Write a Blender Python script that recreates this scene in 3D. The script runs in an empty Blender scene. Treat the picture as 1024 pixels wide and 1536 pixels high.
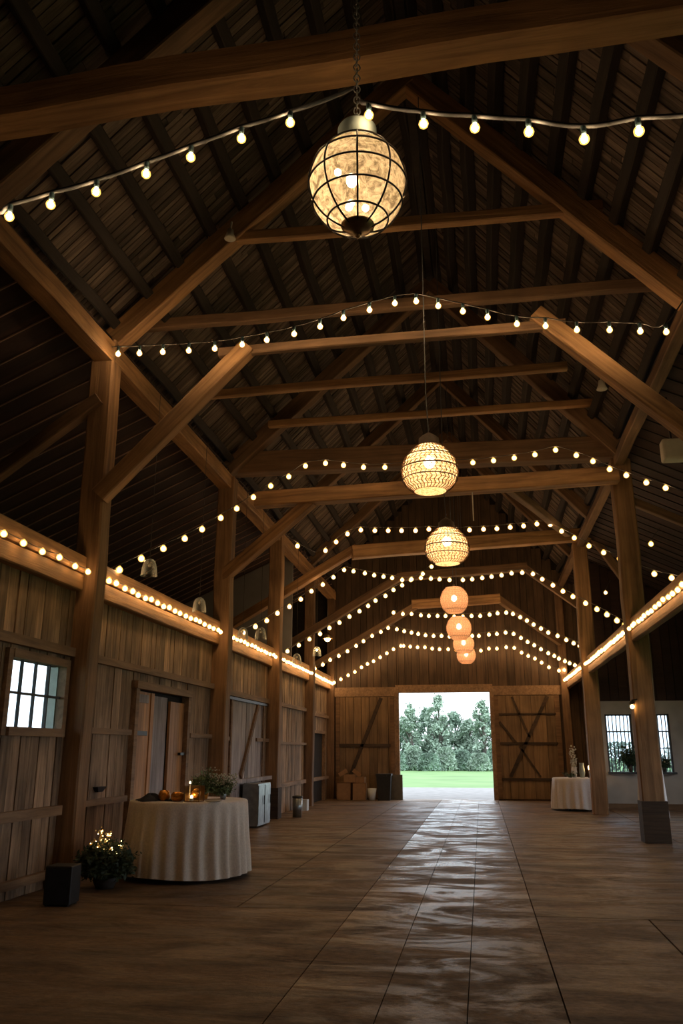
import bpy, bmesh, math, random
from math import sin, cos, pi, radians, sqrt, hypot
from mathutils import Vector, Matrix, noise
random.seed(11)
C = bpy.context.scene.collection
SC = bpy.context.scene

# ------------------------------------------------------------ camera
F = 1250.0; P = radians(15.93); T = radians(9.18); H = 1.4
cd = bpy.data.cameras.new('camera'); cam = bpy.data.objects.new('camera', cd); C.objects.link(cam)
cd.sensor_fit = 'VERTICAL'; cd.sensor_height = 36; cd.lens = F*36/1536; cd.clip_end = 500; cd.clip_start = .05
cam.location = (0, 0, H); cam.rotation_euler = (pi/2+P, 0, T)
SC.camera = cam
_f = Vector((-sin(T)*cos(P), cos(T)*cos(P), sin(P))); _r = Vector((cos(T), sin(T), 0)); _u = _r.cross(_f)
def at(px, py, Y):
    "world point on the plane y=Y that the photograph shows at px, py"
    d = _f + _r*((px-512)/F) + _u*((768-py)/F)
    return Vector((0, 0, H)) + d*(Y/d.y)
def atX(px, py, X):
    d = _f + _r*((px-512)/F) + _u*((768-py)/F)
    return Vector((0, 0, H)) + d*(X/d.x)

# ------------------------------------------------------------ materials
def newmat(name):
    m = bpy.data.materials.new(name); m.use_nodes = True
    nt = m.node_tree; nt.nodes.clear()
    out = nt.nodes.new('ShaderNodeOutputMaterial'); b = nt.nodes.new('ShaderNodeBsdfPrincipled')
    nt.links.new(b.outputs[0], out.inputs[0])
    return m, nt, b, out
def N(nt, t, **k):
    n = nt.nodes.new(t)
    for a, v in k.items():
        if a.startswith('_'): n.inputs[int(a[1:])].default_value = v
        else: setattr(n, a, v)
    return n
def plain(name, col, rough=.6, metal=0, **kw):
    m, nt, b, out = newmat(name)
    b.inputs['Roughness'].default_value = rough; b.inputs['Metallic'].default_value = metal
    tc = N(nt, 'ShaderNodeTexCoord'); nz = N(nt, 'ShaderNodeTexNoise'); nz.inputs['Scale'].default_value = kw.get('scale', 9)
    nt.links.new(tc.outputs['Object'], nz.inputs['Vector'])
    r = N(nt, 'ShaderNodeValToRGB'); v = kw.get('var', .25)
    r.color_ramp.elements[0].position = .3; r.color_ramp.elements[1].position = .7
    r.color_ramp.elements[0].color = tuple(c*(1-v) for c in col)+(1,); r.color_ramp.elements[1].color = tuple(min(1, c*(1+v)) for c in col)+(1,)
    nt.links.new(nz.outputs[0], r.inputs[0]); nt.links.new(r.outputs[0], b.inputs['Base Color'])
    if 'trans' in kw:
        b.inputs['Transmission Weight'].default_value = kw['trans']
    if 'sheen' in kw: b.inputs['Sheen Weight'].default_value = kw['sheen']
    return m
def wood(name, dark, light, axis=0, rough=.75, fine=14, stretch=.9, bump=.35, island=False, patch=.5, ivar=.35):
    m, nt, b, out = newmat(name)
    L = nt.links.new
    tc = N(nt, 'ShaderNodeTexCoord'); oi = N(nt, 'ShaderNodeObjectInfo')
    add = N(nt, 'ShaderNodeVectorMath', operation='ADD'); mul = N(nt, 'ShaderNodeMath', operation='MULTIPLY', _1=37.0)
    L(oi.outputs['Random'], mul.inputs[0]); L(tc.outputs['Object'], add.inputs[0]); L(mul.outputs[0], add.inputs[1])
    vec = add
    geo = None
    if island:
        geo = N(nt, 'ShaderNodeNewGeometry'); m2 = N(nt, 'ShaderNodeMath', operation='MULTIPLY', _1=53.0)
        a2 = N(nt, 'ShaderNodeVectorMath', operation='ADD')
        L(geo.outputs['Random Per Island'], m2.inputs[0]); L(vec.outputs[0], a2.inputs[0]); L(m2.outputs[0], a2.inputs[1]); vec = a2
    mp = N(nt, 'ShaderNodeMapping'); s = [fine]*3; s[axis] = stretch; mp.inputs['Scale'].default_value = s
    L(vec.outputs[0], mp.inputs[0])
    n1 = N(nt, 'ShaderNodeTexNoise'); n1.inputs['Scale'].default_value = 1; n1.inputs['Detail'].default_value = 6; n1.inputs['Roughness'].default_value = .65
    n1.inputs['Distortion'].default_value = .6
    L(mp.outputs[0], n1.inputs['Vector'])
    r = N(nt, 'ShaderNodeValToRGB'); r.color_ramp.elements[0].position = .28; r.color_ramp.elements[1].position = .72
    r.color_ramp.elements[0].color = (*dark, 1); r.color_ramp.elements[1].color = (*light, 1)
    L(n1.outputs[0], r.inputs[0])
    n2 = N(nt, 'ShaderNodeTexNoise'); n2.inputs['Scale'].default_value = 1.3; n2.inputs['Detail'].default_value = 4
    L(vec.outputs[0], n2.inputs['Vector'])
    mr = N(nt, 'ShaderNodeMapRange'); mr.inputs[1].default_value = .3; mr.inputs[2].default_value = .7; mr.inputs[3].default_value = 1-patch*.6; mr.inputs[4].default_value = 1+patch*.4
    L(n2.outputs[0], mr.inputs[0])
    mx = N(nt, 'ShaderNodeVectorMath', operation='SCALE'); L(r.outputs[0], mx.inputs[0])
    if island:
        mi = N(nt, 'ShaderNodeMapRange'); mi.inputs[3].default_value = 1-ivar; mi.inputs[4].default_value = 1+ivar
        L(geo.outputs['Random Per Island'], mi.inputs[0])
        mm = N(nt, 'ShaderNodeMath', operation='MULTIPLY'); L(mr.outputs[0], mm.inputs[0]); L(mi.outputs[0], mm.inputs[1]); L(mm.outputs[0], mx.inputs['Scale'])
    else: L(mr.outputs[0], mx.inputs['Scale'])
    L(mx.outputs[0], b.inputs['Base Color'])
    bp = N(nt, 'ShaderNodeBump'); bp.inputs['Strength'].default_value = min(1, bump*1.6); bp.inputs['Distance'].default_value = .015
    L(n1.outputs[0], bp.inputs['Height']); L(bp.outputs[0], b.inputs['Normal'])
    b.inputs['Roughness'].default_value = rough
    return m
def emis(name, col, s):
    m = bpy.data.materials.new(name); m.use_nodes = True; nt = m.node_tree; nt.nodes.clear()
    o = nt.nodes.new('ShaderNodeOutputMaterial'); e = nt.nodes.new('ShaderNodeEmission')
    e.inputs[0].default_value = (*col, 1); e.inputs[1].default_value = s; nt.links.new(e.outputs[0], o.inputs[0]); return m

M = {}
M['beam'] = wood('hewn_timber', (.15, .072, .028), (.55, .30, .125), 0, .7, fine=11, stretch=.7, bump=.5)
M['post'] = wood('post_timber', (.14, .075, .034), (.42, .235, .11), 0, .75, fine=12, stretch=.6, bump=.5)
M['old'] = wood('old_timber', (.10, .055, .028), (.27, .155, .08), 0, .8, fine=12, stretch=.7)
M['strap'] = wood('dark_door_brace', (.03, .02, .012), (.09, .055, .032), 0, .8)
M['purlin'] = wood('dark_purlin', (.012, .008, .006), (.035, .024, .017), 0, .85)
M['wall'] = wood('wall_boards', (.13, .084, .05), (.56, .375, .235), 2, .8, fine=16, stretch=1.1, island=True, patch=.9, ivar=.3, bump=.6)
M['grey'] = wood('weathered_boards', (.22, .195, .19), (.55, .49, .48), 2, .8, fine=16, stretch=.8, island=True, ivar=.2)
M['warm'] = wood('door_boards', (.26, .115, .04), (.62, .31, .12), 2, .6, fine=14, stretch=.8, island=True, ivar=.35)
M['rail'] = wood('rail_timber', (.17, .10, .055), (.40, .25, .14), 1, .75, fine=14)
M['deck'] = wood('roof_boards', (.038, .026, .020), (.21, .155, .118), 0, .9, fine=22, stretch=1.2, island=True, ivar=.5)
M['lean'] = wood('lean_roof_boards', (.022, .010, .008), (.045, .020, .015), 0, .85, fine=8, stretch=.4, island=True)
M['batten'] = wood('batten', (.25, .15, .11), (.4, .26, .19), 0, .8)
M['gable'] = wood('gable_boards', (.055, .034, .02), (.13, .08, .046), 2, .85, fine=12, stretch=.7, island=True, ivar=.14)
M['leaf_door'] = wood('barn_door_boards', (.14, .088, .045), (.30, .19, .10), 2, .8, fine=14, stretch=.7, island=True, ivar=.18)
M['plaster'] = plain('white_plaster', (.42, .38, .33), .85, var=.15, scale=2)
M['loft_grey'] = plain('grey_loft_panel', (.22, .21, .21), .9, var=.15, scale=1.5)
M['dark'] = plain('dark_void', (.02, .015, .012), .9)
M['black'] = plain('black_plastic', (.018, .02, .022), .45, scale=20)
M['cable'] = plain('grey_cable', (.11, .11, .115), .5, scale=20)
M['thin_cable'] = plain('dark_cable', (.06, .05, .045), .5)
M['socket'] = plain('teal_socket', (.10, .17, .20), .35, scale=30)
M['iron'] = plain('black_iron', (.025, .02, .018), .45, .7)
M['chain'] = plain('chain_steel', (.34, .33, .32), .45, .4)
M['capgrey'] = plain('painted_cap', (.24, .29, .28), .5, var=.1)
M['brass'] = plain('aged_brass', (.30, .20, .10), .3, .9)
M['rattan'] = plain('rattan', (.16, .085, .035), .6, scale=40)
M['rattan_hoop'] = plain('dark_rattan', (.07, .035, .015), .6, scale=40)
M['cap'] = plain('lantern_cap', (.22, .16, .12), .5, .2)
M['cream'] = plain('cream_plastic', (.62, .57, .48), .5, var=.06)
M['linen'] = plain('linen', (.84, .74, .63), .9, var=.1, scale=60, sheen=.3)
M['whitecloth'] = plain('white_cloth', (.70, .67, .66), .9, var=.06, scale=40, sheen=.2)
M['cardboard'] = plain('cardboard', (.34, .19, .09), .85, var=.12)
M['whiteplastic'] = plain('white_plastic', (.65, .72, .76), .4, var=.05)
M['steel'] = plain('galvanised_steel', (.32, .36, .38), .35, .8, var=.2)
M['greenmetal'] = plain('grey_sheet', (.13, .12, .10), .7, var=.15)
M['amber'] = plain('amber_glass', (.75, .32, .05), .15, .6, var=.3, scale=50)
M['navy'] = plain('dark_fabric', (.015, .018, .028), .8)
M['leaf'] = plain('green_leaves', (.15, .22, .10), .6, var=.5, scale=30)
M['darkleaf'] = plain('dark_leaves', (.04, .07, .036), .6, var=.5, scale=30)
M['palebloom'] = plain('pale_blossom', (.62, .60, .48), .8, var=.2, scale=40)
M['goldbloom'] = plain('gold_blossom', (.85, .62, .28), .6, var=.3, scale=40)
M['stem'] = plain('stems', (.08, .07, .03), .7)
M['pot'] = plain('dark_pot', (.05, .04, .035), .6)
M['muntin'] = plain('muntin', (.05, .055, .06), .6)
M['jamb'] = plain('pale_green_jamb', (.70, .76, .68), .7, var=.1)
M['grass'] = plain('lawn', (.15, .27, .09), .9, var=.2, scale=.4)
M['gravel'] = plain('gravel', (.27, .26, .255), .9, var=.15, scale=3)
M['bark'] = plain('bark', (.10, .09, .075), .9, scale=20)
M['tree'] = plain('hazed_tree_leaves', (.17, .26, .19), .7, var=.45, scale=1.2)  # leaf colour paled and blued to paint in distant haze
M['tree2'] = plain('hazed_tree_leaves_pale', (.24, .33, .25), .7, var=.4, scale=1.2)  # paler leaves, with the misty look put into the colour
WARM = (1, .66, .30)
M['bulb'] = emis('string_bulb', (1, .64, .32), 40)
M['bulb_near'] = emis('near_bulb', (1, .66, .34), 150)
M['bulb_plate'] = emis('ledge_bulb', (1, .60, .27), 46)
M['bulb_big'] = emis('lantern_bulb', (1, .74, .46), 80)
M['bulb_peach'] = emis('peach_lantern_bulb', (1, .66, .40), 60)
M['bulb_rattan'] = emis('rattan_lantern_bulb', (1, .66, .36), 95)
def glow_glass():
    m = bpy.data.materials.new('glowing_bulb_glass'); m.use_nodes = True; nt = m.node_tree; nt.nodes.clear()
    o = N(nt, 'ShaderNodeOutputMaterial'); t = N(nt, 'ShaderNodeBsdfTransparent'); e = N(nt, 'ShaderNodeEmission'); e.inputs[0].default_value = (1, .50, .10, 1); e.inputs[1].default_value = 1.8
    mx = N(nt, 'ShaderNodeMixShader'); mx.inputs[0].default_value = .55; nt.links.new(t.outputs[0], mx.inputs[1]); nt.links.new(e.outputs[0], mx.inputs[2]); nt.links.new(mx.outputs[0], o.inputs[0])
    m.cycles.emission_sampling = 'NONE'; return m
M['bulb_glass'] = glow_glass()
M['flame'] = emis('flame', (1, .6, .22), 25)

def glass():
    m, nt, b, out = newmat('clear_glass'); b.inputs['Base Color'].default_value = (.75, .78, .76, 1); b.inputs['Roughness'].default_value = .12
    t = N(nt, 'ShaderNodeBsdfTransparent'); mx = N(nt, 'ShaderNodeMixShader'); fr = N(nt, 'ShaderNodeLayerWeight'); fr.inputs[0].default_value = .45
    nt.links.new(fr.outputs['Facing'], mx.inputs[0]); nt.links.new(t.outputs[0], mx.inputs[1]); nt.links.new(b.outputs[0], mx.inputs[2]); nt.links.new(mx.outputs[0], out.inputs[0]); return m
M['glass'] = glass()
def pane():
    m = bpy.data.materials.new('window_pane'); m.use_nodes = True; nt = m.node_tree; nt.nodes.clear()
    o = N(nt, 'ShaderNodeOutputMaterial'); t = N(nt, 'ShaderNodeBsdfTransparent'); g = N(nt, 'ShaderNodeBsdfGlossy'); g.inputs['Roughness'].default_value = .05
    mx = N(nt, 'ShaderNodeMixShader'); mx.inputs[0].default_value = .06
    t.inputs[0].default_value = (.9, .96, 1, 1)
    nt.links.new(t.outputs[0], mx.inputs[1]); nt.links.new(g.outputs[0], mx.inputs[2]); nt.links.new(mx.outputs[0], o.inputs[0]); return m
M['pane'] = pane()
def shade(name, c1, c2, scale, transp, contrast=(.35, .65)):
    m = bpy.data.materials.new(name); m.use_nodes = True; nt = m.node_tree; nt.nodes.clear(); L = nt.links.new
    o = N(nt, 'ShaderNodeOutputMaterial'); tc = N(nt, 'ShaderNodeTexCoord'); nz = N(nt, 'ShaderNodeTexNoise')
    nz.inputs['Scale'].default_value = scale; nz.inputs['Detail'].default_value = 6; nz.inputs['Roughness'].default_value = .7; nz.inputs['Distortion'].default_value = 1.2
    L(tc.outputs['Object'], nz.inputs['Vector'])
    r = N(nt, 'ShaderNodeValToRGB'); r.color_ramp.elements[0].position = contrast[0]; r.color_ramp.elements[1].position = contrast[1]
    r.color_ramp.elements[0].color = (*c1, 1); r.color_ramp.elements[1].color = (*c2, 1); L(nz.outputs[0], r.inputs[0])
    tl = N(nt, 'ShaderNodeBsdfTranslucent'); df = N(nt, 'ShaderNodeBsdfDiffuse'); L(r.outputs[0], tl.inputs[0]); L(r.outputs[0], df.inputs[0])
    mx = N(nt, 'ShaderNodeMixShader'); mx.inputs[0].default_value = .35; L(tl.outputs[0], mx.inputs[1]); L(df.outputs[0], mx.inputs[2])
    tr = N(nt, 'ShaderNodeBsdfTransparent'); m2 = N(nt, 'ShaderNodeMixShader'); m2.inputs[0].default_value = transp
    L(mx.outputs[0], m2.inputs[1]); L(tr.outputs[0], m2.inputs[2]); L(m2.outputs[0], o.inputs[0]); return m
M['mica'] = shade('mica_shade', (.13, .10, .06), (.55, .45, .30), 17, .09, (.38, .66))
M['peach'] = shade('peach_liner', (.34, .185, .10), (.52, .32, .19), 30, .06)
M['liner'] = shade('lantern_liner', (.36, .23, .12), (.85, .70, .48), 38, .07, (.4, .6))

def floor_mat(name='concrete_floor', polished=False):
    m, nt, b, out = newmat(name); L = nt.links.new
    tc = N(nt, 'ShaderNodeTexCoord'); geo = N(nt, 'ShaderNodeNewGeometry')
    def noi(scale, sx, sy, det=8, rough=.65, dist=0):
        mp = N(nt, 'ShaderNodeMapping'); mp.inputs['Scale'].default_value = (sx, sy, 1); L(tc.outputs['Object'], mp.inputs[0])
        n = N(nt, 'ShaderNodeTexNoise'); n.inputs['Scale'].default_value = scale; n.inputs['Detail'].default_value = det; n.inputs['Roughness'].default_value = rough; n.inputs['Distortion'].default_value = dist
        L(mp.outputs[0], n.inputs['Vector']); return n
    n1 = noi(.9, .7, 2.6, 9, .7, .5); n2 = noi(13, 1, 2, 9, .75); n3 = noi(1.3, .8, 1.6, 8, .7, 1.0); n4 = noi(45, 1, 1.5, 4, .6)
    r = N(nt, 'ShaderNodeValToRGB'); e = r.color_ramp.elements
    e[0].position = .34; e[0].color = (.080, .047, .025, 1); e[1].position = .66; e[1].color = (.30, .19, .105, 1); L(n1.outputs[0], r.inputs[0])
    mr = N(nt, 'ShaderNodeMapRange'); mr.inputs[1].default_value = .35; mr.inputs[2].default_value = .65; mr.inputs[3].default_value = .62; mr.inputs[4].default_value = 1.25
    L(n2.outputs[0], mr.inputs[0])
    mi = N(nt, 'ShaderNodeMapRange'); mi.inputs[3].default_value = .86; mi.inputs[4].default_value = 1.14; L(geo.outputs['Random Per Island'], mi.inputs[0])
    mm = N(nt, 'ShaderNodeMath', operation='MULTIPLY'); L(mr.outputs[0], mm.inputs[0]); L(mi.outputs[0], mm.inputs[1])
    sc = N(nt, 'ShaderNodeVectorMath', operation='SCALE'); L(r.outputs[0], sc.inputs[0]); L(mm.outputs[0], sc.inputs['Scale']); L(sc.outputs[0], b.inputs['Base Color'])
    rr = N(nt, 'ShaderNodeMapRange'); rr.inputs[1].default_value = .44; rr.inputs[2].default_value = .58
    rr.inputs[3].default_value = .24 if polished else .44; rr.inputs[4].default_value = .66 if polished else .72
    L(n3.outputs[0], rr.inputs[0])
    sx = N(nt, 'ShaderNodeSeparateXYZ'); L(tc.outputs['Object'], sx.inputs[0])   # the floor is worn smooth towards the open door
    wy = N(nt, 'ShaderNodeMapRange'); wy.inputs[1].default_value = 3; wy.inputs[2].default_value = 11; wy.inputs[3].default_value = .26 if polished else .1; wy.inputs[4].default_value = 0
    L(sx.outputs[1], wy.inputs[0]); ra = N(nt, 'ShaderNodeMath', operation='ADD', use_clamp=True); L(rr.outputs[0], ra.inputs[0]); L(wy.outputs[0], ra.inputs[1]); L(ra.outputs[0], b.inputs['Roughness'])
    ad = N(nt, 'ShaderNodeMath', operation='MULTIPLY_ADD', _1=.9); L(n4.outputs[0], ad.inputs[0]); L(n2.outputs[0], ad.inputs[2])
    bp = N(nt, 'ShaderNodeBump'); bp.inputs['Strength'].default_value = .45; bp.inputs['Distance'].default_value = .006; L(ad.outputs[0], bp.inputs['Height']); L(bp.outputs[0], b.inputs['Normal'])
    b.inputs['Specular IOR Level'].default_value = .42 if polished else .36
    return m
M['floor'] = floor_mat()
M['strip'] = floor_mat('worn_polished_strip', True)

# ------------------------------------------------------------ mesh helpers
class MB:
    def __init__(s): s.v = []; s.f = []
    def box(s, x0, x1, y0, y1, z0, z1):
        n = len(s.v)
        s.v += [(x0, y0, z0), (x1, y0, z0), (x1, y1, z0), (x0, y1, z0), (x0, y0, z1), (x1, y0, z1), (x1, y1, z1), (x0, y1, z1)]
        s.f += [tuple(n+i for i in q) for q in ((0, 3, 2, 1), (4, 5, 6, 7), (0, 1, 5, 4), (1, 2, 6, 5), (2, 3, 7, 6), (3, 0, 4, 7))]
    def bar(s, a, b, w, h, up=(0, 0, 1)):
        a = Vector(a); b = Vector(b); d = (b-a).normalized(); up = Vector(up)
        if abs(d.dot(up)) > .98: up = Vector((0, 1, 0))
        y = up.cross(d).normalized()*w/2; z = d.cross(y).normalized()*h/2
        n = len(s.v)
        for p in (a, b): s.v += [tuple(p-y-z), tuple(p+y-z), tuple(p+y+z), tuple(p-y+z)]
        s.f += [(n, n+3, n+2, n+1), (n+4, n+5, n+6, n+7)] + [(n+i, n+(i+1) % 4, n+4+(i+1) % 4, n+4+i) for i in range(4)]
    def tube(s, pts, r, k=6, closed=False):
        pts = [Vector(p) for p in pts]; n0 = len(s.v); m = len(pts); ref = Vector((.13, .21, .97)).normalized()
        for i, p in enumerate(pts):
            if closed: d = pts[(i+1) % m]-pts[i-1]
            else: d = pts[min(i+1, m-1)]-pts[max(i-1, 0)]
            d.normalize(); rf = ref if abs(d.dot(ref)) < .95 else Vector((1, 0, 0))
            y = rf.cross(d).normalized(); z = d.cross(y)
            rr = r[i] if isinstance(r, (list, tuple)) else r
            for j in range(k):
                a = 2*pi*j/k; s.v.append(tuple(p+y*cos(a)*rr+z*sin(a)*rr))
        for i in range(m if closed else m-1):
            for j in range(k):
                A = n0+i*k; B = n0+((i+1) % m)*k
                s.f.append((A+j, A+(j+1) % k, B+(j+1) % k, B+j))
        if not closed:
            s.f.append(tuple(n0+j for j in range(k))[::-1]); s.f.append(tuple(n0+(m-1)*k+j for j in range(k)))
    def lathe(s, prof, k=32, c=(0, 0, 0), fn=None):
        n0 = len(s.v)
        for (r, z) in prof:
            for j in range(k):
                a = 2*pi*j/k; rr, zz = (r, z) if fn is None else fn(r, z, a)
                s.v.append((c[0]+rr*cos(a), c[1]+rr*sin(a), c[2]+zz))
        for i in range(len(prof)-1):
            for j in range(k):
                A = n0+i*k; B = A+k; s.f.append((A+j, A+(j+1) % k, B+(j+1) % k, B+j))
    def ball(s, c, r, k=10, m=6, sz=1):
        prof = [(max(1e-4, r*sin(pi*i/m)), -r*sz*cos(pi*i/m)) for i in range(m+1)]; s.lathe(prof, k, c)
    def quad(s, p, u, v):
        n = len(s.v); p = Vector(p); s.v += [tuple(p-u-v), tuple(p+u-v), tuple(p+u+v), tuple(p-u+v)]; s.f.append((n, n+1, n+2, n+3))
    def mesh(s, name, mat, smooth=False):
        me = bpy.data.meshes.new(name); me.from_pydata(s.v, [], s.f); me.update(); me.materials.append(mat)
        if smooth:
            for p in me.polygons: p.use_smooth = True
        return me
    def build(s, name, mat, parent=None, loc=None, smooth=False):
        o = bpy.data.objects.new(name, s.mesh(name, mat, smooth)); C.objects.link(o)
        if parent: o.parent = parent
        if loc is not None: o.location = loc
        return o
def tag(o, label=None, cat=None, group=None, kind=None):
    if label: o['label'] = label
    if cat: o['category'] = cat
    if group: o['group'] = group
    if kind: o['kind'] = kind
    return o
def empty(name, loc=(0, 0, 0), label=None, cat=None, group=None, rz=0):
    o = bpy.data.objects.new(name, None); o.empty_display_size = .1; C.objects.link(o); o.location = loc; o.rotation_euler = (0, 0, rz)
    return tag(o, label, cat, group)
def struct(o): o['kind'] = 'structure'; return o
def copy_tree(o, parent=None):
    c = o.copy(); C.objects.link(c)
    if parent is not None: c.parent = parent
    for ch in list(o.children): copy_tree(ch, c)
    return c

def timber_obj(name, a, b, w, h, mat, jit=.006, up=(0, 0, 1), ch=.014, bow=0):
    "hand-hewn timber from a to b, w across, h deep; local x runs along it"
    a = Vector(a); b = Vector(b); L = (b-a).length; d = (b-a)/L; up = Vector(up)
    if abs(d.dot(up)) > .95: up = Vector((0, -1, 0))
    y = up.cross(d).normalized(); z = d.cross(y).normalized()
    n = max(2, int(L/.35)); mb = MB(); seed = random.random()*99
    sec = [(-w/2+ch, -h/2), (w/2-ch, -h/2), (w/2, -h/2+ch), (w/2, h/2-ch), (w/2-ch, h/2), (-w/2+ch, h/2), (-w/2, h/2-ch), (-w/2, -h/2+ch)]
    for i in range(n+1):
        x = L*i/n; dy = noise.noise(Vector((x*.9, seed, 0)))*jit*2.5; dz = noise.noise(Vector((x*.9, seed, 9)))*jit*2.5 + bow*sin(pi*i/n)
        for (p, q) in sec:
            k = 1+noise.noise(Vector((x*2.1, p*9+seed, q*9)))*jit*4
            mb.v.append((x, p*k+dy, q*k+dz))
    for i in range(n):
        for j in range(8): mb.f.append((i*8+j, i*8+(j+1) % 8, (i+1)*8+(j+1) % 8, (i+1)*8+j))
    mb.f.append(tuple(range(8))[::-1]); mb.f.append(tuple(n*8+j for j in range(8)))
    o = mb.build(name, mat)
    R = Matrix((d, y, z)).transposed().to_4x4(); o.matrix_world = Matrix.Translation(a) @ R
    return o
def timber(name, a, b, w, h, mat, label, cat='beam', group=None, **k):
    return tag(timber_obj(name, a, b, w, h, mat, **k), label, cat, group)

XL, XR = -4.5, 2.6
YE = 25.9           # end wall
RX, RZ = -.6, 10.5  # ridge
FOOT = 6.55

# ------------------------------------------------------------ floor
mb = MB(); g = .014
def slab(x0, x1, y0, y1, z=0): mb.box(x0+g/2, x1-g/2, y0+g/2, y1-g/2, z-.12, z)
yj = [-3.2, 2.6, 8.15, YE+.1]
for i in range(len(yj)-1):
    for (x0, x1) in ((-9, -4.9), (-4.9, -2.3), (-2.3, -1.21), (.40, 3.0), (3.0, 7)) if i > 1 else ((-9, -4.9), (-4.9, -1.21), (.40, 1.35), (1.35, 7)): slab(x0, x1, yj[i], yj[i+1])
fl = struct(mb.build('floor', M['floor']))
mb = MB(); mb.box(-9, 7, -3.2, YE+.1, -.2, -.05); sub = struct(mb.build('trim_1', M['dark']))
mb = MB()
ys = [-3.2, .2, 3.1, 8.15, 10.4, 13.2, 15.3, 17.2, 19.3, 21.2, 23.4, YE+.1]
xs = [-1.21, -.63, -.14, .40]; 
for i in range(3):
    for j in range(len(ys)-1):
        w = .006
        mb.box(xs[i]+w/2, xs[i+1]-w/2, ys[j]+w/3, ys[j+1]-w/3, -.12, .001+random.random()*.003)
struct(mb.build('floor_strip', M['strip'])).name = 'floor_2'

# ------------------------------------------------------------ left wall
def boards(mb, axis, u0, u1, zf0, zf1, base, th, wmin, wmax, holes=(), gap=.012, dj=.008):
    "vertical boards along an axis (1: along Y at x=base, 0: along X at y=base)"
    u = u0
    while u < u1-.02:
        w = min(random.uniform(wmin, wmax), u1-u)
        z0 = zf0(u+w/2) if callable(zf0) else zf0; z1 = zf1(u+w/2) if callable(zf1) else zf1
        segs = [(z0, z1)]
        for (a, b, c, d) in holes:
            if u+w > a+.001 and u < b-.001:
                ns = []
                for (p, q) in segs:
                    if c > p: ns.append((p, min(q, c)))
                    if d < q: ns.append((max(p, d), q))
                segs = [s for s in ns if s[1]-s[0] > .02]
        jx = random.uniform(-dj, dj)
        for (p, q) in segs:
            if axis == 1: mb.box(base-th+jx, base+jx, u+gap/2, u+w-gap/2, p, q)
            else: mb.box(u+gap/2, u+w-gap/2, base+jx, base+th+jx, p, q)
        u += w
def boards_h(mb, axis, u0, u1, z0, z1, base, th, wmin, wmax, holes=(), **k):
    cuts = sorted(set([u0, u1]+[h[0] for h in holes if u0 < h[0] < u1]+[h[1] for h in holes if u0 < h[1] < u1]))
    for a, b in zip(cuts, cuts[1:]): boards(mb, axis, a, b, z0, z1, base, th, wmin, wmax, holes, **k)
WX = -4.6
win1 = (7.74, 8.86, 1.62, 2.29); door1 = (10.85, 13.02, 0, 2.2); door3 = (23.05, 25.1, 0, 1.85)
mb = MB()
boards_h(mb, 1, -3.2, YE, 0, 2.46, WX, .05, .17, .26, holes=(win1, door1, door3))
mb2 = MB(); boards_h(mb, 1, -3.2, YE, 2.46, 3.3, WX, .05, .15, .22)
struct(mb.build('wall_left', M['wall']))
# daylight stop behind the gaps of the boards
mb = MB()
for (a, b, c, d) in ((-3.2, win1[0], 0, 3.5), (win1[0], win1[1], 0, win1[2]), (win1[0], win1[1], win1[3], 3.5), (win1[1], YE, 0, 3.5)): mb.box(WX-.12, WX-.07, a, b, c, d)
struct(mb.build('wall_left_backing', M['dark'])).name = 'wall_left_daylight_stop'
# horizontal rails of each bay
def rail(y0, y1, z, h=.1, d=.07, x=WX): 
    mb = MB(); mb.box(x, x+d, y0, y1, z-h/2, z+h/2); return mb
tn = [2]
def trim(mb, mat):
    o = struct(mb.build('trim_%d' % tn[0], mat)); tn[0] += 1; return o
for (y0, y1, z, h) in ((-3, 9.0, 2.47, .10), (-3, 9.0, .77, .10), (-3, 9.0, .14, .08), (9.4, 14.2, 2.46, .09), (9.4, 10.75, 1.62, .07), (13.1, 14.2, 1.62, .07),
                       (9.4, 10.75, .8, .07), (14.6, 18.2, 2.42, .10), (14.6, 15.25, 1.6, .07), (17.2, 18.2, 1.6, .07), (18.6, 22.3, 2.42, .09), (18.6, 22.3, 1.55, .06),
                       (22.7, YE, 2.35, .09), (14.2, 14.6, .8, .05), (18.6, 22.3, .62, .09), (22.7, YE, .62, .09)):
    trim(rail(y0, y1, z, h), M['rail'])
mb = MB(); mb.box(WX, WX+.16, 14.6, 18.2, .80, .87); trim(mb, M['grey'])
# window 1
w1 = struct(empty('window_1', (WX, (win1[0]+win1[1])/2, win1[2])))
fw = .085; y0, y1, z0, z1 = win1; oy = (y0+y1)/2; oz = z0
def rel(mb): mb.v = [(x-WX, y-oy, z-oz) for x, y, z in mb.v]; return mb
mb = MB(); mb.box(WX-.04, WX+.05, y0-fw, y0, z0-fw, z1+fw); mb.box(WX-.04, WX+.05, y1, y1+fw, z0-fw, z1+fw); mb.box(WX-.04, WX+.06, y0, y1, z1, z1+fw); mb.box(WX-.04, WX+.08, y0, y1, z0-fw, z0)
rel(mb).build('window_frame', M['rail'], w1)
mb = MB()
for k in (1, 2, 3): mb.box(WX-.03, WX, y0+(y1-y0)*k/4-.012, y0+(y1-y0)*k/4+.012, z0, z1)
mb.box(WX-.031, WX+.001, y0, y1, (z0+z1)/2-.012, (z0+z1)/2+.012)
rel(mb).build('glazing_bar', M['muntin'], w1)
mb = MB(); mb.box(WX-.02, WX-.015, y0, y1, z0, z1); rel(mb).build('pane', M['pane'], w1)
mb = MB(); mb.box(WX-.19, WX-.05, y1-.01, y1+.02, z0-.02, z1+.02); mb.box(WX-.26, WX-.05, y0-.02, y0+.01, z0-.02, z1+.02); mb.box(WX-.26, WX-.05, y0, y1, z0-.03, z0-.01); rel(mb).build('window_jamb', M['jamb'], w1)

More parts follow.
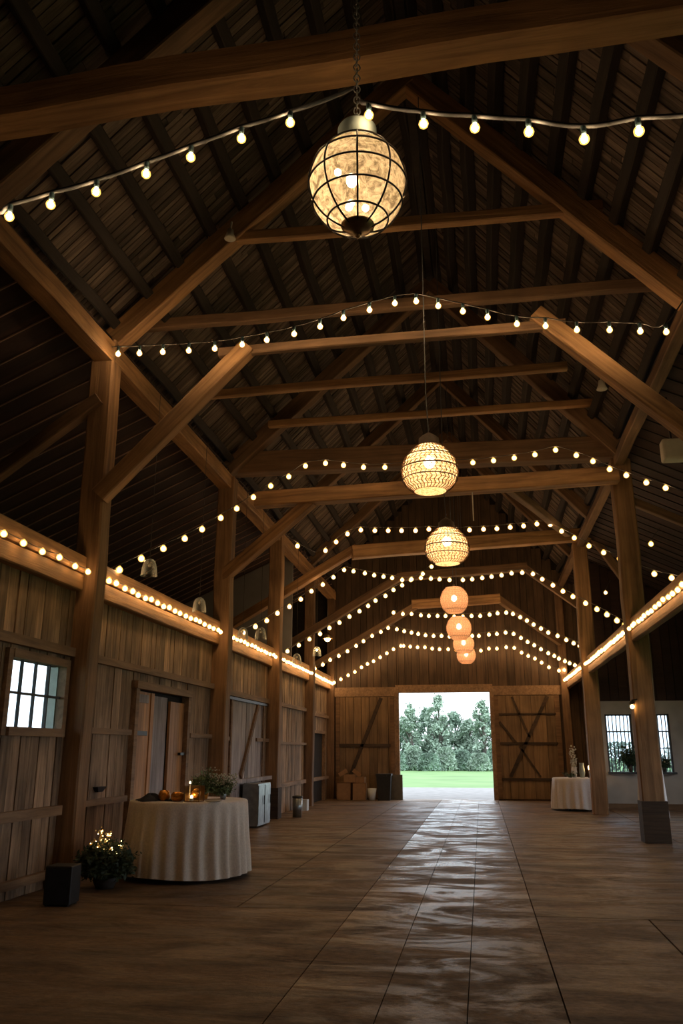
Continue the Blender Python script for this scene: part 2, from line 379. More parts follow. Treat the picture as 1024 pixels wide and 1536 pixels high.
# door 1: warm boards in a frame
d1 = struct(empty('door_1', (WX, door1[0], 0)))
def relD(mb, o): mb.v = [(x-o.location.x, y-o.location.y, z-o.location.z) for x, y, z in mb.v]; return mb
mb = MB(); a, b, c, d = door1
mb.box(WX-.05, WX+.07, a-.02, a+.09, 0, d+.02); mb.box(WX-.05, WX+.07, b-.09, b+.02, 0, d+.02); mb.box(WX-.05, WX+.09, a-.04, b+.04, d, d+.1)
relD(mb, d1).build('door_frame', M['rail'], d1)
mb = MB(); boards(mb, 1, a+.09, a+.85, .03, d-.02, WX-.02, .04, .15, .26); relD(mb, d1).build('door_leaf', M['warm'], d1)
mb = MB(); boards(mb, 1, a+.88, a+1.42, .03, d-.05, WX-.035, .03, .25, .3); relD(mb, d1).build('grey_board', M['grey'], d1)['label'] = 'grey weathered boards in the middle of the door'
mb = MB(); boards(mb, 1, a+1.45, b-.09, .03, d-.1, WX-.0, .04, .2, .3); relD(mb, d1).build('door_leaf', M['warm'], d1)
for z in (.72, 1.0+.62):
    mb = MB(); mb.box(WX-.02, WX-.004, a+.07, a+.62, z-.03, z+.03); mb.box(WX-.02, WX+.03, a+.04, a+.12, z-.07, z+.07); relD(mb, d1).build('strap_hinge', M['iron'], d1)
mb = MB(); mb.box(WX, WX+.05, b-.3, b-.05, 1.32, 1.36); relD(mb, d1).build('latch', M['iron'], d1)
mb = MB(); mb.box(WX-.04, WX-.0, a+.12, a+.6, d-.17, d-.06); relD(mb, d1).build('cross_board', M['grey'], d1)

# sliding barn door in the third bay
d2 = struct(empty('door_2', (WX+.03, 15.3, 0)))
mb = MB(); boards(mb, 1, 15.3, 17.75, .05, 2.3, WX+.045, .035, .2, .32); relD(mb, d2).build('door_leaf', M['grey'], d2)
mb = MB()
for y in (15.33, 17.72): mb.box(WX+.04, WX+.075, y-.05, y+.05, .05, 2.32)
relD(mb, d2).build('stile', M['old'], d2)
mb = MB(); mb.bar((WX+.07, 16.05, .9), (WX+.07, 17.2, 2.28), .1, .05, up=(1, 0, 0)); relD(mb, d2).build('diagonal_brace', M['old'], d2)
mb = MB(); mb.box(WX+.03, WX+.09, 15.1, 18.0, 2.3, 2.35); relD(mb, d2).build('track', M['iron'], d2)
# dark doorway in the last bay
d3 = struct(empty('door_3', (WX, door3[0], 0)))
mb = MB(); mb.box(WX-.06, WX-.04, door3[0], door3[1], 0, door3[3]); relD(mb, d3).build('door_leaf', M['dark'], d3)  # dark sheet painted as the shade of an open doorway
mb = MB(); mb.box(WX-.04, WX+.05, door3[0]-.08, door3[0], 0, door3[3]+.08); mb.box(WX-.04, WX+.05, door3[1], door3[1]+.08, 0, door3[3]+.08); mb.box(WX-.04, WX+.05, door3[0], door3[1], door3[3], door3[3]+.08)
relD(mb, d3).build('door_frame', M['rail'], d3)

# ------------------------------------------------------------ wall plates with the light ledges
bayL = [(-3, 8.95), (9.3, 14.2), (14.55, 18.2), (18.5, 22.3), (22.6, YE)]
names = ['nearest bay beside the small window', 'bay above the wooden side door', 'bay above the grey sliding door', 'fourth bay from the camera', 'last bay before the end wall']
for (y0, y1), nm in zip(bayL, names):
    timber('wall_plate', (WX+.03, y0, 3.49), (WX+.03, y1, 3.49), .2, .2, M['beam'], 'upper timber of left wall plate above the bulbs, '+nm, 'beam', 'wall plate timbers')
    timber('ledger', (WX+.045, y0, 3.275), (WX+.045, y1, 3.275), .13, .2, M['beam'], 'lower ledger board under the bulbs of left wall, '+nm, 'beam', 'wall ledger timbers')
bayR = [(5.0, 14.45, 'near stretch cut off by the right edge'), (14.8, 20.5, 'between the two right posts'), (20.9, YE-.1, 'far stretch behind the right posts')]
for y0, y1, nm in bayR:
    timber('wall_plate', (XR+.03, y0, 3.42), (XR+.03, y1, 3.42), .18, .2, M['post'], 'upper timber of right plate, '+nm, 'beam', 'wall plate timbers')
    timber('ledger', (XR+.0, y0, 3.22), (XR+.0, y1, 3.22), .11, .17, M['post'], 'lower timber of right plate, '+nm, 'beam', 'wall ledger timbers')

# ------------------------------------------------------------ posts
def post(x, y, z1, w, d, mat, label, blk=None):
    r = empty('timber_post', (x, y, 0), label, 'post', 'arcade posts')
    o = timber_obj('shaft', (0, 0, 0), (0, 0, z1), w, d, mat, jit=.008, ch=.02); o.parent = r
    if blk:
        mb = MB(); w2 = w/2+.03; d2_ = d/2+.03; mb.box(-w2, w2, -d2_, d2_, 0, blk); mb.build('base_block', M['strap'], r)['label'] = 'dark boxed base'
    return r
post(XL-.02, 9.14, 6.42, .30, .27, M['post'], 'tall hewn timber post nearest the camera on the left')
post(XL+.02, 14.38, 6.30, .30, .28, M['post'], 'left timber post just beyond the wooden side door')
post(XL+.02, 18.35, 6.30, .30, .28, M['post'], 'left timber post with dark boxed base past the sliding door', .62)
post(XL+.0, 22.45, 6.30, .26, .26, M['old'], 'left timber post before the dark doorway')
post(XL-.0, YE-.14, 6.30, .22, .2, M['old'], 'corner timber post where left wall meets end wall')
post(XR+.05, 14.64, 6.35, .34, .30, M['post'], 'near right timber post with dark boxed base', .62)
post(XR, 20.72, 6.30, .34, .30, M['post'], 'second right timber post beside the round white table')
post(XR+.16, 9.2, 6.42, .30, .27, M['post'], 'right timber post just outside the frame, carrying the long brace')
post(XR-.1, YE-.14, 6.30, .22, .2, M['old'], 'corner timber post right of the end barn door')

# arcade plates
timber('arcade_plate', (XL, 2.5, 6.30), (XL, YE, 6.12), .26, .26, M['beam'], 'long left arcade plate running above the posts', 'beam')
timber('arcade_plate', (XR, 2.5, 6.35), (XR, YE, 6.25), .17, .17, M['old'], 'long right arcade plate running above the posts', 'beam')

# ------------------------------------------------------------ tie beams, collars, braces, rafters
T0a = Vector((-4.75, 4.55, 5.76)); T0b = Vector((3.1, 4.55, 6.06))
timber('tie_beam', T0a, T0b, .24, .27, M['beam'], 'massive hewn tie beam crossing the top of the picture behind the chain', 'beam', bow=.02, jit=.008)
timber('collar_beam', (-3.25, 9.2, 7.86), (1.75, 9.2, 7.80), .12, .15, M['beam'], 'thin collar beam right behind the big globe lantern', 'beam')
timber('collar_beam', (-4.45, 9.75, 7.0), (2.6, 9.75, 7.0), .12, .15, M['old'], 'thin collar beam just above the second light string', 'beam')
timber('collar_beam', (-3.05, 9.2, 6.22), (1.2, 9.2, 6.25), .10, .12, M['old'], 'thin collar joining the tops of the two near diagonal braces', 'beam')
timber('collar_beam', at(314, 592, 12.1), at(850, 549, 12.1), .12, .13, M['beam'], 'upper of two thin collars behind the rattan lantern cord', 'beam')
timber('collar_beam', at(403, 637, 14.1), at(905, 603, 14.1), .12, .13, M['beam'], 'lower of two thin collars behind the rattan lantern cord', 'beam')
timber('tie_beam', at(330, 699, 14.6), at(937, 672, 14.6), .30, .42, M['old'], 'thick dark tie beam behind the nearest rattan lantern', 'beam')
timber('tie_beam', at(383, 751, 14.0), at(926, 713, 14.2), .26, .27, M['beam'], 'orange tie beam below the thick one behind the nearest rattan lantern', 'beam')
timber('tie_beam', at(528, 829, 18.7), at(885, 801, 20.4), .28, .30, M['beam'], 'tie beam behind the second rattan lantern', 'beam')
timber('tie_beam', at(596, 866, 22.4), at(790, 850, 22.4), .22, .22, M['old'], 'tie beam above the third rattan lantern', 'beam')
timber('tie_beam', at(618, 907, 24.4), at(750, 898, 24.4), .24, .26, M['beam'], 'short farthest tie beam above the stacked far lanterns', 'beam')
# braces
def brace(a, b, w, h, mat, label, **k): return timber('brace', a, b, w, h, mat, label, 'brace', **k)
brace(atX(150, 745, -4.42)+Vector((0, -.0, 0)), at(372, 521, 9.2), .20, .2, M['beam'], 'long diagonal brace rising from near left post to the light string')
brace(at(803, 472, 9.2), at(1130, 720, 9.2), .20, .2, M['beam'], 'long diagonal brace descending to the right edge')
brace(at(331, 868, 14.35), at(468, 752, 14.05), .2, .2, M['beam'], 'diagonal brace from second left post to the orange tie beam')
brace(at(750, 722, 14.3), at(850, 800, 18.9), .14, .16, M['old'], 'short brace descending right from behind the orange tie beam')
brace(at(336, 944, 19.4), at(536, 822, 18.8), .2, .2, M['beam'], 'sloping strut rising behind the third left post to a tie beam')
brace(at(415, 978, 22.4), at(605, 862, 22.4), .2, .2, M['old'], 'sloping strut rising behind the fourth left post')
brace(at(470, 1000, 24.4), at(628, 906, 24.4), .2, .2, M['old'], 'farthest sloping strut on the left before the end wall')
brace(at(884, 800, 20.4), at(935, 868, 20.4), .18, .18, M['old'], 'strut descending right from the tie beam behind second lantern')
brace(at(784, 850, 22.4), at(893, 926, 22.4), .18, .18, M['old'], 'strut descending right from the tie above the third lantern')
brace(at(745, 897, 24.4), Vector((2.46, 25.6, 4.45)), .18, .18, M['old'], 'farthest sloping strut on the right before the end wall')
brace((XL, 9.0, 5.6), (XL-2.8, 9.0, 3.6), .16, .16, M['old'], 'dark brace in the left loft running down from near post')
brace((XR+.2, 14.7, 5.6), (XR+2.2, 14.7, 4.6), .14, .14, M['old'], 'dark brace in the right loft behind near right post')
# principal rafters
for Y, nm, mat, s in ((6.2, 'nearest frame above the left light string', 'old', .3), (9.2, 'frame of the near left post', 'beam', .28), (14.4, 'frame of the thick dark tie beam', 'old', .28), (18.6, 'frame behind the second rattan lantern', 'old', .24), (22.5, 'farthest frame', 'old', .24)):
    timber('principal_rafter', (XL-.05, Y, FOOT-.12), (RX, Y, RZ-.45), s*.85, s, M[mat], 'left roof rafter, '+nm, 'rafter', 'principal rafters')
    timber('principal_rafter', (XR+.05, Y, FOOT-.12), (RX, Y, RZ-.45), s*.85, s, M[mat], 'right roof rafter, '+nm, 'rafter', 'principal rafters')

# ------------------------------------------------------------ main roof
def roof(side):
    xe, ze = (XL-.25, FOOT-.05) if side < 0 else (XR+.25, FOOT-.05)
    e = Vector((xe, 0, ze)); r = Vector((RX, 0, RZ+.12)); d = (r-e); Ls = d.length; d.normalize(); nrm = Vector((d.z, 0, -d.x)) * (1 if side < 0 else -1)   # points down/in
    mb = MB(); y = -3.2
    while y < YE+.1:
        w = random.uniform(.07, .12); s0 = -.1
        while s0 < Ls:
            l = random.uniform(1.0, 2.6); s1 = min(s0+l, Ls+.03)
            off = random.uniform(0, .018)
            a = e+d*s0-nrm*(.02+off); b = e+d*s1-nrm*(.02+off)
            mb.bar((a.x, y+w/2, a.z), (b.x, y+w/2, b.z), w-.012, .02, up=tuple(nrm)); s0 = s1+.002
        y += w
    # local frame with x up the slope so that the grain follows it
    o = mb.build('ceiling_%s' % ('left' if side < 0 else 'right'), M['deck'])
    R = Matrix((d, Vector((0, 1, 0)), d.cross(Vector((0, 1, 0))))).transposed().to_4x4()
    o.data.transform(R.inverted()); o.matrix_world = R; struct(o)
    # waterproof skin above
    mb = MB(); a = e-nrm*.07-d*.3; b = r-nrm*.07; mb.bar((a.x, -3.2, a.z), (b.x, -3.2, b.z), .01, .01)
    mb = MB(); n = [Vector((p.x, yy, p.z)) for p in (a, b) for yy in (-3.3, YE+.2)]
    mb.v = [tuple(v) for v in n]+[tuple(v-nrm*.03) for v in n]; mb.f = [(0, 1, 3, 2), (4, 6, 7, 5), (0, 4, 5, 1), (1, 5, 7, 3), (3, 7, 6, 2), (2, 6, 4, 0)]
    c = mb.build('roof_skin', M['dark']); c.parent = o; c.matrix_parent_inverse = R.inverted()
    k = 10
    for i in range(k):
        s = .35+i*(Ls-.6)/(k-1); p = e+d*s+nrm*.075
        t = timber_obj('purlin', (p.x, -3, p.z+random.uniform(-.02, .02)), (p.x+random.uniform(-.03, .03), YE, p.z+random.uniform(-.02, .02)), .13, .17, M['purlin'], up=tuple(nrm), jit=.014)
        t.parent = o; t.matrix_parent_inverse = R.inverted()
    return o
roof(-1); roof(1)
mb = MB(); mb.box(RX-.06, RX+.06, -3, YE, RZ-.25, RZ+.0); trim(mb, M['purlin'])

# ------------------------------------------------------------ lean-to roofs over the side aisles
def leanto(side, x_out, z_out, nm, bat):
    xi = XL+.05 if side < 0 else XR-.05; zi = 6.42
    e = Vector((x_out, 0, z_out)); r = Vector((xi, 0, zi)); d = r-e; Ls = d.length; d.normalize()
    mb = MB(); y = -3.2
    while y < YE+.1:
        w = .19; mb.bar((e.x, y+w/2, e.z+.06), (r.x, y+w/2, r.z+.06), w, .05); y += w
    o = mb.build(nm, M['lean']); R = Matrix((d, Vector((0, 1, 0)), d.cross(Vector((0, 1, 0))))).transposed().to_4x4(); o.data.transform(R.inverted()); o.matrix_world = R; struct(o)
    mb = MB(); y = -2.9
    while y < YE:
        mb.bar((e.x, y, e.z+.025), (r.x, y, r.z+.025), .018, .02); y += .38
    c = mb.build('batten', bat); c.parent = o; c.matrix_parent_inverse = R.inverted(); c.data.transform(R.inverted()); c.matrix_parent_inverse = Matrix()
    return o
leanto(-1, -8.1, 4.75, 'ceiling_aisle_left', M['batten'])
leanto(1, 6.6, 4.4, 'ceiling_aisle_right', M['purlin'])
# left loft: unseen floor and outer wall added to block daylight; grey partition
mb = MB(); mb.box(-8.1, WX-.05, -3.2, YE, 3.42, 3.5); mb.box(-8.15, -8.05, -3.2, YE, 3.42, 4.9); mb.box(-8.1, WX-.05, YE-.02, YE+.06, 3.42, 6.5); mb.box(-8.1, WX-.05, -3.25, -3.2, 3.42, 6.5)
struct(mb.build('loft_daylight_stop', M['dark']))
mb = MB(); z = lambda x: 6.4-(XL-x)*.46
mb.v = [(-8, 20.6, 3.5), (WX, 20.6, 3.5), (WX, 20.6, 6.35), (-8, 20.6, 4.8)]; mb.v += [(x, y+.05, z_) for x, y, z_ in mb.v]
mb.f = [(0, 1, 2, 3), (4, 7, 6, 5), (0, 4, 5, 1), (1, 5, 6, 2), (2, 6, 7, 3), (3, 7, 4, 0)]
struct(mb.build('wall_loft_partition', M['loft_grey']))

# ------------------------------------------------------------ end wall
opening = (-2.42, .30, 0, 3.07)
def roofz(x): 
    if x < RX: return FOOT+(x-XL)*(RZ-FOOT)/(RX-XL)
    return FOOT+(XR-x)*(RZ-FOOT)/(XR-RX)
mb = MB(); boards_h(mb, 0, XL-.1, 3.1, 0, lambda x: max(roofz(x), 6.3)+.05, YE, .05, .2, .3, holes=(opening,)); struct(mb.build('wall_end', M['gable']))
mb = MB()
for (a, b, c, d) in ((XL-.2, opening[0], 0, 6.6), (opening[0], opening[1], opening[3], 6.6), (opening[1], 3.1, 0, 6.6)): mb.box(a, b, YE+.07, YE+.12, c, d)
mb.v += [(XL-.2, YE+.07, 6.6), (3.1, YE+.07, 6.6), (RX, YE+.07, RZ+.2)]; k = len(mb.v); mb.f.append((k-3, k-2, k-1))
struct(mb.build('wall_end_outer', M['dark']))
mb = MB(); mb.box(XL+.1, opening[0]-.0, YE-.09, YE-.0, 2.97, 3.24); mb.box(opening[1], XR-.2, YE-.09, YE, 2.97, 3.24); mb.box(opening[0]-.1, opening[1]+.1, YE-.07, YE-.01, 3.07, 3.3)
trim(mb, M['rail'])
mb = MB(); mb.box(opening[0]-.14, opening[0], YE-.1, YE+.1, 0, 3.07); mb.box(opening[1], opening[1]+.14, YE-.1, YE+.1, 0, 3.07); trim(mb, M['rail'])
# hinged/sliding barn door leaves on the end wall
d4 = struct(empty('door_4', (-3.4, YE-.1, 0)))
x0, x1 = -4.34, -2.56
mb = MB(); boards(mb, 0, x0, x1, .03, 2.95, YE-.09, .04, .22, .34, dj=.003); relD(mb, d4).build('door_leaf', M['leaf_door'], d4)
def fr(mb, a, b, w=.12): mb.bar((a[0], YE-.115, a[1]), (b[0], YE-.115, b[1]), .05, w, up=(0, 0, 1))
for nm, a, b, w in (('stile', (x0+.06, .03), (x0+.06, 2.95), .12), ('stile', (x1-.06, .03), (x1-.06, 2.95), .12), ('cross_rail', (x0+.1, 1.53), (x1-.1, 1.53), .09), ('diagonal_brace', (-3.95, .55), (-2.95, 2.92), .10)):
    mb = MB(); mb.bar((a[0], YE-.115, a[1]), (b[0], YE-.115, b[1]), .05, w, up=(1, 0, 0) if nm == 'stile' else (0, 0, 1)); relD(mb, d4).build(nm, M['old' if nm == 'stile' else 'strap'], d4)
d5 = struct(empty('door_5', (1.3, YE-.1, 0)))
x0, x1 = .44, 2.3
mb = MB(); boards(mb, 0, x0, x1, .03, 2.95, YE-.09, .04, .3, .45, dj=.003); relD(mb, d5).build('door_leaf', M['leaf_door'], d5)
for nm, a, b, w in (('stile', (x0+.05, .03), (x0+.05, 2.95), .12), ('stile', (x1-.06, .03), (x1-.06, 2.95), .14), ('cross_rail', (x0+.1, 2.42), (x1-.1, 2.42), .05), ('cross_rail', (x0+.1, 1.58), (x1-.1, 1.58), .07), ('cross_rail', (x0+.1, .58), (x1-.1, .58), .07),
                    ('diagonal_brace', (.80, .65), (1.98, 2.92), .10), ('diagonal_brace', (.95, 2.92), (1.4, 1.75), .06), ('diagonal_brace', (.55, 2.2), (1.0, 1.6), .07), ('diagonal_brace', (1.1, 1.5), (1.65, .65), .05)):
    mb = MB(); mb.bar((a[0], YE-.115, a[1]), (b[0], YE-.115, b[1]), .05, w, up=(1, 0, 0) if nm == 'stile' else (0, 0, 1)); relD(mb, d5).build(nm, M['old' if nm == 'stile' else 'strap'], d5)

# ------------------------------------------------------------ right aisle
YW = 22.3
W2 = ((3.08, 3.72, .88, 2.26), (4.08, 4.62, .88, 2.26))
mb = MB()
xs_ = [3.0, W2[0][0], W2[0][1], W2[1][0], W2[1][1], 6.6]
for i in range(5):
    a, b = xs_[i], xs_[i+1]
    if i in (1, 3): mb.box(a, b, YW, YW+.22, 0, .88); mb.box(a, b, YW, YW+.22, 2.26, 2.58)
    else: mb.box(a, b, YW, YW+.22, 0, 2.58)
struct(mb.build('wall_right_end', M['plaster']))
mb = MB(); boards(mb, 0, 3.0, 6.6, 2.58, lambda x: 6.4-(x-XR)*.5, YW, .05, .2, .3); mb.box(3.0, 6.6, YW+.06, YW+.1, 2.5, 6.3); struct(mb.build('wall_right_gable', M['lean']))
mb = MB(); boards(mb, 1, YW, YE, 0, 6.3, 3.02, .05, .2, .3, holes=((23.4, 24.7, 0, 2.1),)); mb.box(3.03, 3.08, YW+.22, YE+.1, 0, 6.3); struct(mb.build('wall_right', M['gable']))
mb = MB(); mb.box(2.98, 3.04, 23.32, 23.42, 0, 2.15); mb.box(2.98, 3.04, 24.68, 24.78, 0, 2.15); mb.box(2.98, 3.04, 23.42, 24.68, 2.08, 2.18); o = struct(mb.build('door_6', M['rail']))
mb = MB(); mb.box(3.0, 6.6, YW-.03, YW, 0, .14); o = struct(mb.build('baseboard_right', M['old']))
# unseen outer wall; tall openings added to bring in cool daylight
mb = MB(); op = ((4.5, 7.5), (10, 13.4), (16, 19.4)); cur = -3.2
for a, b in op:
    mb.box(6.6, 6.7, cur, a, 0, 4.5); mb.box(6.6, 6.7, a, b, 0, .9); mb.box(6.6, 6.7, a, b, 2.7, 4.5); cur = b
mb.box(6.6, 6.7, cur, YE, 0, 4.5); struct(mb.build('wall_right_outer', M['lean']))
mb = MB(); mb.box(-9, 7, -3.3, -3.2, 0, 6.6); mb.v += [(-5, -3.2, 6.6), (3, -3.2, 6.6), (RX, -3.2, RZ+.3)]; k = len(mb.v); mb.f.append((k-3, k-2, k-1)); struct(mb.build('wall_front', M['gable']))
for i, (a, b, c, d) in enumerate(W2):
    w = struct(empty('window_%d' % (i+2), ((a+b)/2, YW, c)))
    mb = MB(); e = .04
    mb.box(a, a+e, YW+.02, YW+.1, c, d); mb.box(b-e, b, YW+.02, YW+.1, c, d); mb.box(a, b, YW+.02, YW+.1, d-e, d); mb.box(a-.03, b+.03, YW-.16, YW+.1, c-.05, c)
    relD(mb, w).build('window_frame', M['muntin'], w)
    mb = MB(); n = 7 if i == 0 else 6
    for q in range(1, n): x = a+(b-a)*q/n; mb.box(x-.011, x+.011, YW+.04, YW+.07, c, d)
    mb.box(a, b, YW+.035, YW+.075, c+(d-c)*.68, c+(d-c)*.68+.035)
    if i: mb.box(a, b, YW+.035, YW+.075, c+(d-c)*.4, c+(d-c)*.4+.02)
    relD(mb, w).build('glazing_bar', M['muntin'], w)
    mb = MB(); mb.box(a, b, YW+.05, YW+.055, c, d); relD(mb, w).build('pane', M['pane'], w)

# ------------------------------------------------------------ outside
mb = MB(); mb.box(-140, 120, YE+.1, 33, -.2, -.02); mb.box(-4.6, 3.4, 33, 34.5, -.2, -.02); struct(mb.build('ground', M['gravel']))
mb = MB(); mb.box(-160, 140, 33, 150, -.3, -.03); mb.box(7, 140, -30, YE, -.3, -.03); mb.box(-160, -9, -30, YE, -.3, -.03); struct(mb.build('lawn', M['grass'])).name = 'ground_2'

def tree(x, y, h, rad, label, mat, seed, lean=0):
    rnd = random.Random(seed)
    r = empty('tree', (x, y, -.03), label, 'tree', 'trees beyond the lawn')
    mb = MB(); mb.tube([(0, 0, 0), (.1, 0, h*.4), (lean, 0, h*.85)], [.2, .14, .04], 7)
    for k in range(6):
        a = rnd.uniform(0, 6.28); z = h*rnd.uniform(.25, .6); mb.tube([(0, 0, z), (cos(a)*rad*.4, sin(a)*rad*.4, z+h*.15), (cos(a)*rad*.7, sin(a)*rad*.7, z+h*.2)], [.07, .05, .02], 5)
    mb.build('trunk', M['bark'], r)
    mb = MB(); cl = []
    for k in range(60):
        t = rnd.random(); z = h*(.04+.93*t); rr = rad*(sin(pi*min(1, .18+t*.82))**.7)*rnd.uniform(.2, 1); a = rnd.uniform(0, 6.28)
        cl.append((rr*cos(a)+lean*t, rr*sin(a), z, rnd.uniform(.25, .6)*rad*(.85-.35*t)))
    for k in range(7500):
        c = cl[rnd.randrange(60)]; u = Vector((rnd.gauss(0, 1), rnd.gauss(0, 1), rnd.gauss(0, 1))).normalized()*c[3]*abs(rnd.gauss(0, .6))
        p = Vector(c[:3])+u; p.z = max(.1, p.z)
        a = Vector((rnd.gauss(0, 1), rnd.gauss(0, 1), rnd.gauss(0, 1))).normalized(); b = a.orthogonal().normalized(); s = rnd.uniform(.04, .10)
        mb.quad(p, a*s, b*s*.7)
    mb.build('foliage', mat, r)
spec = [(-6.6, 66, 4.0, 1.3, 'leftmost bushy tree seen through the barn door', 'tree'), (-5.2, 64, 4.7, 1.0, 'second tree from the left through the barn door', 'tree2'),
        (-4.1, 67, 4.6, 1.0, 'slim tree left of centre through the barn door', 'tree'), (-3.1, 65, 5.5, 1.25, 'tallest tree, with pointed top, left of the sky gap', 'tree2'),
        (-2.0, 68, 4.3, 1.2, 'rounded tree just right of the tallest one', 'tree'), (-.9, 66, 3.6, 1.2, 'low broad tree under the bright gap of sky', 'tree2'),
        (.15, 64, 5.0, .95, 'slender tall tree near the right jamb of the door', 'tree2'), (1.3, 67, 4.6, 1.3, 'rightmost tree cut off by the door jamb', 'tree')]
for i, (x, y, h, rad, lb, mt) in enumerate(spec): tree(x, y, h, rad, lb, M[mt], 100+i)
def shrub(x, y, rx, h, label, seed, n=3500, mat='tree', s0=.05, s1=.12):
    rnd = random.Random(seed); mb = MB()
    for k in range(n):
        t = rnd.random()**.8; a = rnd.uniform(0, 6.28); rr = rx*sqrt(rnd.random())*sqrt(max(0, 1-t*t*.8))
        p = Vector((rr*cos(a), rr*sin(a)*.6, t*h+.05)); d = Vector((rnd.gauss(0, 1), rnd.gauss(0, 1), rnd.gauss(0, 1))).normalized(); e = d.orthogonal().normalized(); s = rnd.uniform(s0, s1); mb.quad(p, d*s, e*s*.7)
    return tag(mb.build('shrub', M[mat], None, (x, y, -.03)), label, 'shrub', 'shrubs beyond the lawn')
for i, (x, h) in enumerate(((-7.3, 1.5), (-6.1, 1.2), (-4.9, 1.6), (-3.7, 1.1), (-2.6, 1.5), (-1.4, 1.3), (-.2, 1.1), (1.0, 1.6))):
    shrub(x, 61.5+(i % 3)*.7, .85, h, 'dense shrub at the lawn edge, %s from the left through the barn door' % ['first', 'second', 'third', 'fourth', 'fifth', 'sixth', 'seventh', 'last'][i], 300+i, mat='tree' if i % 2 else 'tree2')
shrub(4.3, 27.5, .9, 1.6, 'leafy shrub outside the left aisle window', 330, 1300, 'tree2', s0=.02, s1=.05)
shrub(6.0, 27.5, .9, 1.6, 'leafy shrub outside the right aisle window', 331, 1300, 'tree2', s0=.02, s1=.05)

# ------------------------------------------------------------ string lights
_bm = {}
def bulb_mesh(r, mat):
    k = (round(r, 4), mat)
    if k not in _bm:
        mb = MB(); prof = [(.32, 1.15), (.5, .85), (.86, .5), (1, 0), (.86, -.5), (.5, -.86), (.001, -1)]
        mb.lathe([(a*r, b*r) for a, b in prof][::-1], 10); n1 = len(mb.f); mb.ball((0, 0, 0), r*.66, 8, 5, 1.05); _bm[k] = mb.mesh('bulb', M['bulb_glass'], True)
        _bm[k].materials.append(M[mat])
        for p in list(_bm[k].polygons)[n1:]: p.material_index = 1
    return _bm[k]
def sock_mesh(r):
    k = ('s', round(r, 4))
    if k not in _bm:
        mb = MB(); mb.lathe([(.001, 1.0*r), (.5*r, 1.0*r), (.55*r, 1.6*r), (.55*r, 2.6*r), (.35*r, 2.9*r), (.001, 2.9*r)], 8); _bm[k] = mb.mesh('socket', M['socket'], True)
    return _bm[k]
def string(pts, r, label, ends=(), mat='bulb', sock=False, cr=.006, cmat='thin_cable', group='light strings across the barn', drop=None):
    "pts: world points of the bulbs"
    o = empty('string_lights', pts[0], label, 'string lights', group)
    drop = drop if drop is not None else r*(2.9 if sock else 1.5)
    path = [Vector(p)+Vector((0, 0, drop)) for p in pts]
    if ends and ends[0] is not None: path = [Vector(ends[0])]+path
    if ends and ends[-1] is not None and len(ends) > 1: path = path+[Vector(ends[1])]
    sm = []
    for i in range(len(path)-1):
        p0 = path[max(0, i-1)]; p1 = path[i]; p2 = path[i+1]; p3 = path[min(len(path)-1, i+2)]
        for q in range(4):
            t = q/4; v = .5*((2*p1)+(p2-p0)*t+(2*p0-5*p1+4*p2-p3)*t*t+(3*p1-p0-3*p2+p3)*t**3); v.z -= (p2-p1).length*.02*sin(pi*t); sm.append(v)
    path = sm+[path[-1]]
    mb = MB(); mb.tube([p-pts[0] for p in path], cr, 5); mb.build('cable', M[cmat], o, smooth=True)
    me = bulb_mesh(r, mat)
    for p in pts:
        b = bpy.data.objects.new('bulb', me); C.objects.link(b); b.parent = o; b.location = p-pts[0]
        if sock:
            s = bpy.data.objects.new('socket', sock_mesh(r)); C.objects.link(s); s.parent = b
    return o
def lerpY(pxs, tab):
    out = []
    for (x, y) in pxs:
        for (xa, ya), (xb, yb) in zip(tab, tab[1:]):
            if xa <= x <= xb or (xb, yb) == tab[-1] or (x < xa and (xa, ya) == tab[0]):
                t = (x-xa)/(xb-xa); out.append(at(x, y, ya+(yb-ya)*max(0, min(1, t)))); break
    return out
S1a = [(-60, 348), (14, 325), (76, 307), (144, 288), (219, 261), (286, 236), (362, 208), (435, 184)]
S1b = [(553, 173), (635, 186), (712, 192), (793, 198), (876, 209), (958, 197), (1040, 193), (1122, 190), (1204, 186)]
string(lerpY(S1a, [(-60, 3.7), (435, 3.95)]), .028, 'string of bulbs on thick grey cable rising from left edge to the big lantern', (Vector((-4.4, 3.3, 4.0)), at(528, 132, 4.3)), 'bulb_near', True, .014, 'cable')
string(lerpY(S1b, [(553, 3.85), (1204, 3.6)]), .028, 'string of bulbs on thick grey cable from the big lantern to the right edge', (at(541, 152, 3.95), Vector((2.55, 3.5, 5.1))), 'bulb_near', True, .014, 'cable')
S2 = [(177, 531), (209, 530), (244, 528), (283, 526), (322, 523), (363, 517), (400, 510), (441, 501), (480, 490), (515, 477), (554, 465), (592, 455), (624, 452), (657, 459), (694, 467), (731, 476), (775, 486), (818, 489), (865, 495), (914, 495), (960, 497), (999, 498)]
string(lerpY(S2, [(177, 8.8), (999, 8.8)]), .036, 'second string of bulbs, peaking right of centre above the rattan lanterns', (at(168, 520, 8.95), Vector((2.65, 9.0, 6.6))), 'bulb_near', True, .008, 'thin_cable')
S3 = [(179, 855), (212, 838), (245, 823), (277, 808), (303, 794), (331, 777), (355, 763), (380, 746), (406, 729), (433, 715), (458, 699), (488, 695), (515, 698), (545, 701), (577, 701), (610, 698), (643, 696), (676, 695), (709, 694), (740, 691), (771, 687), (802, 682), (833, 675), (864, 683), (889, 692), (914, 704), (939, 713), (969, 724), (998, 732)]
string(lerpY(S3, [(179, 9.8), (458, 13.5), (833, 13.5), (998, 12.8)]), .046, 'third string of bulbs, passing behind the nearest rattan lantern', (at(152, 868, 9.6), at(1060, 752, 12.6)))
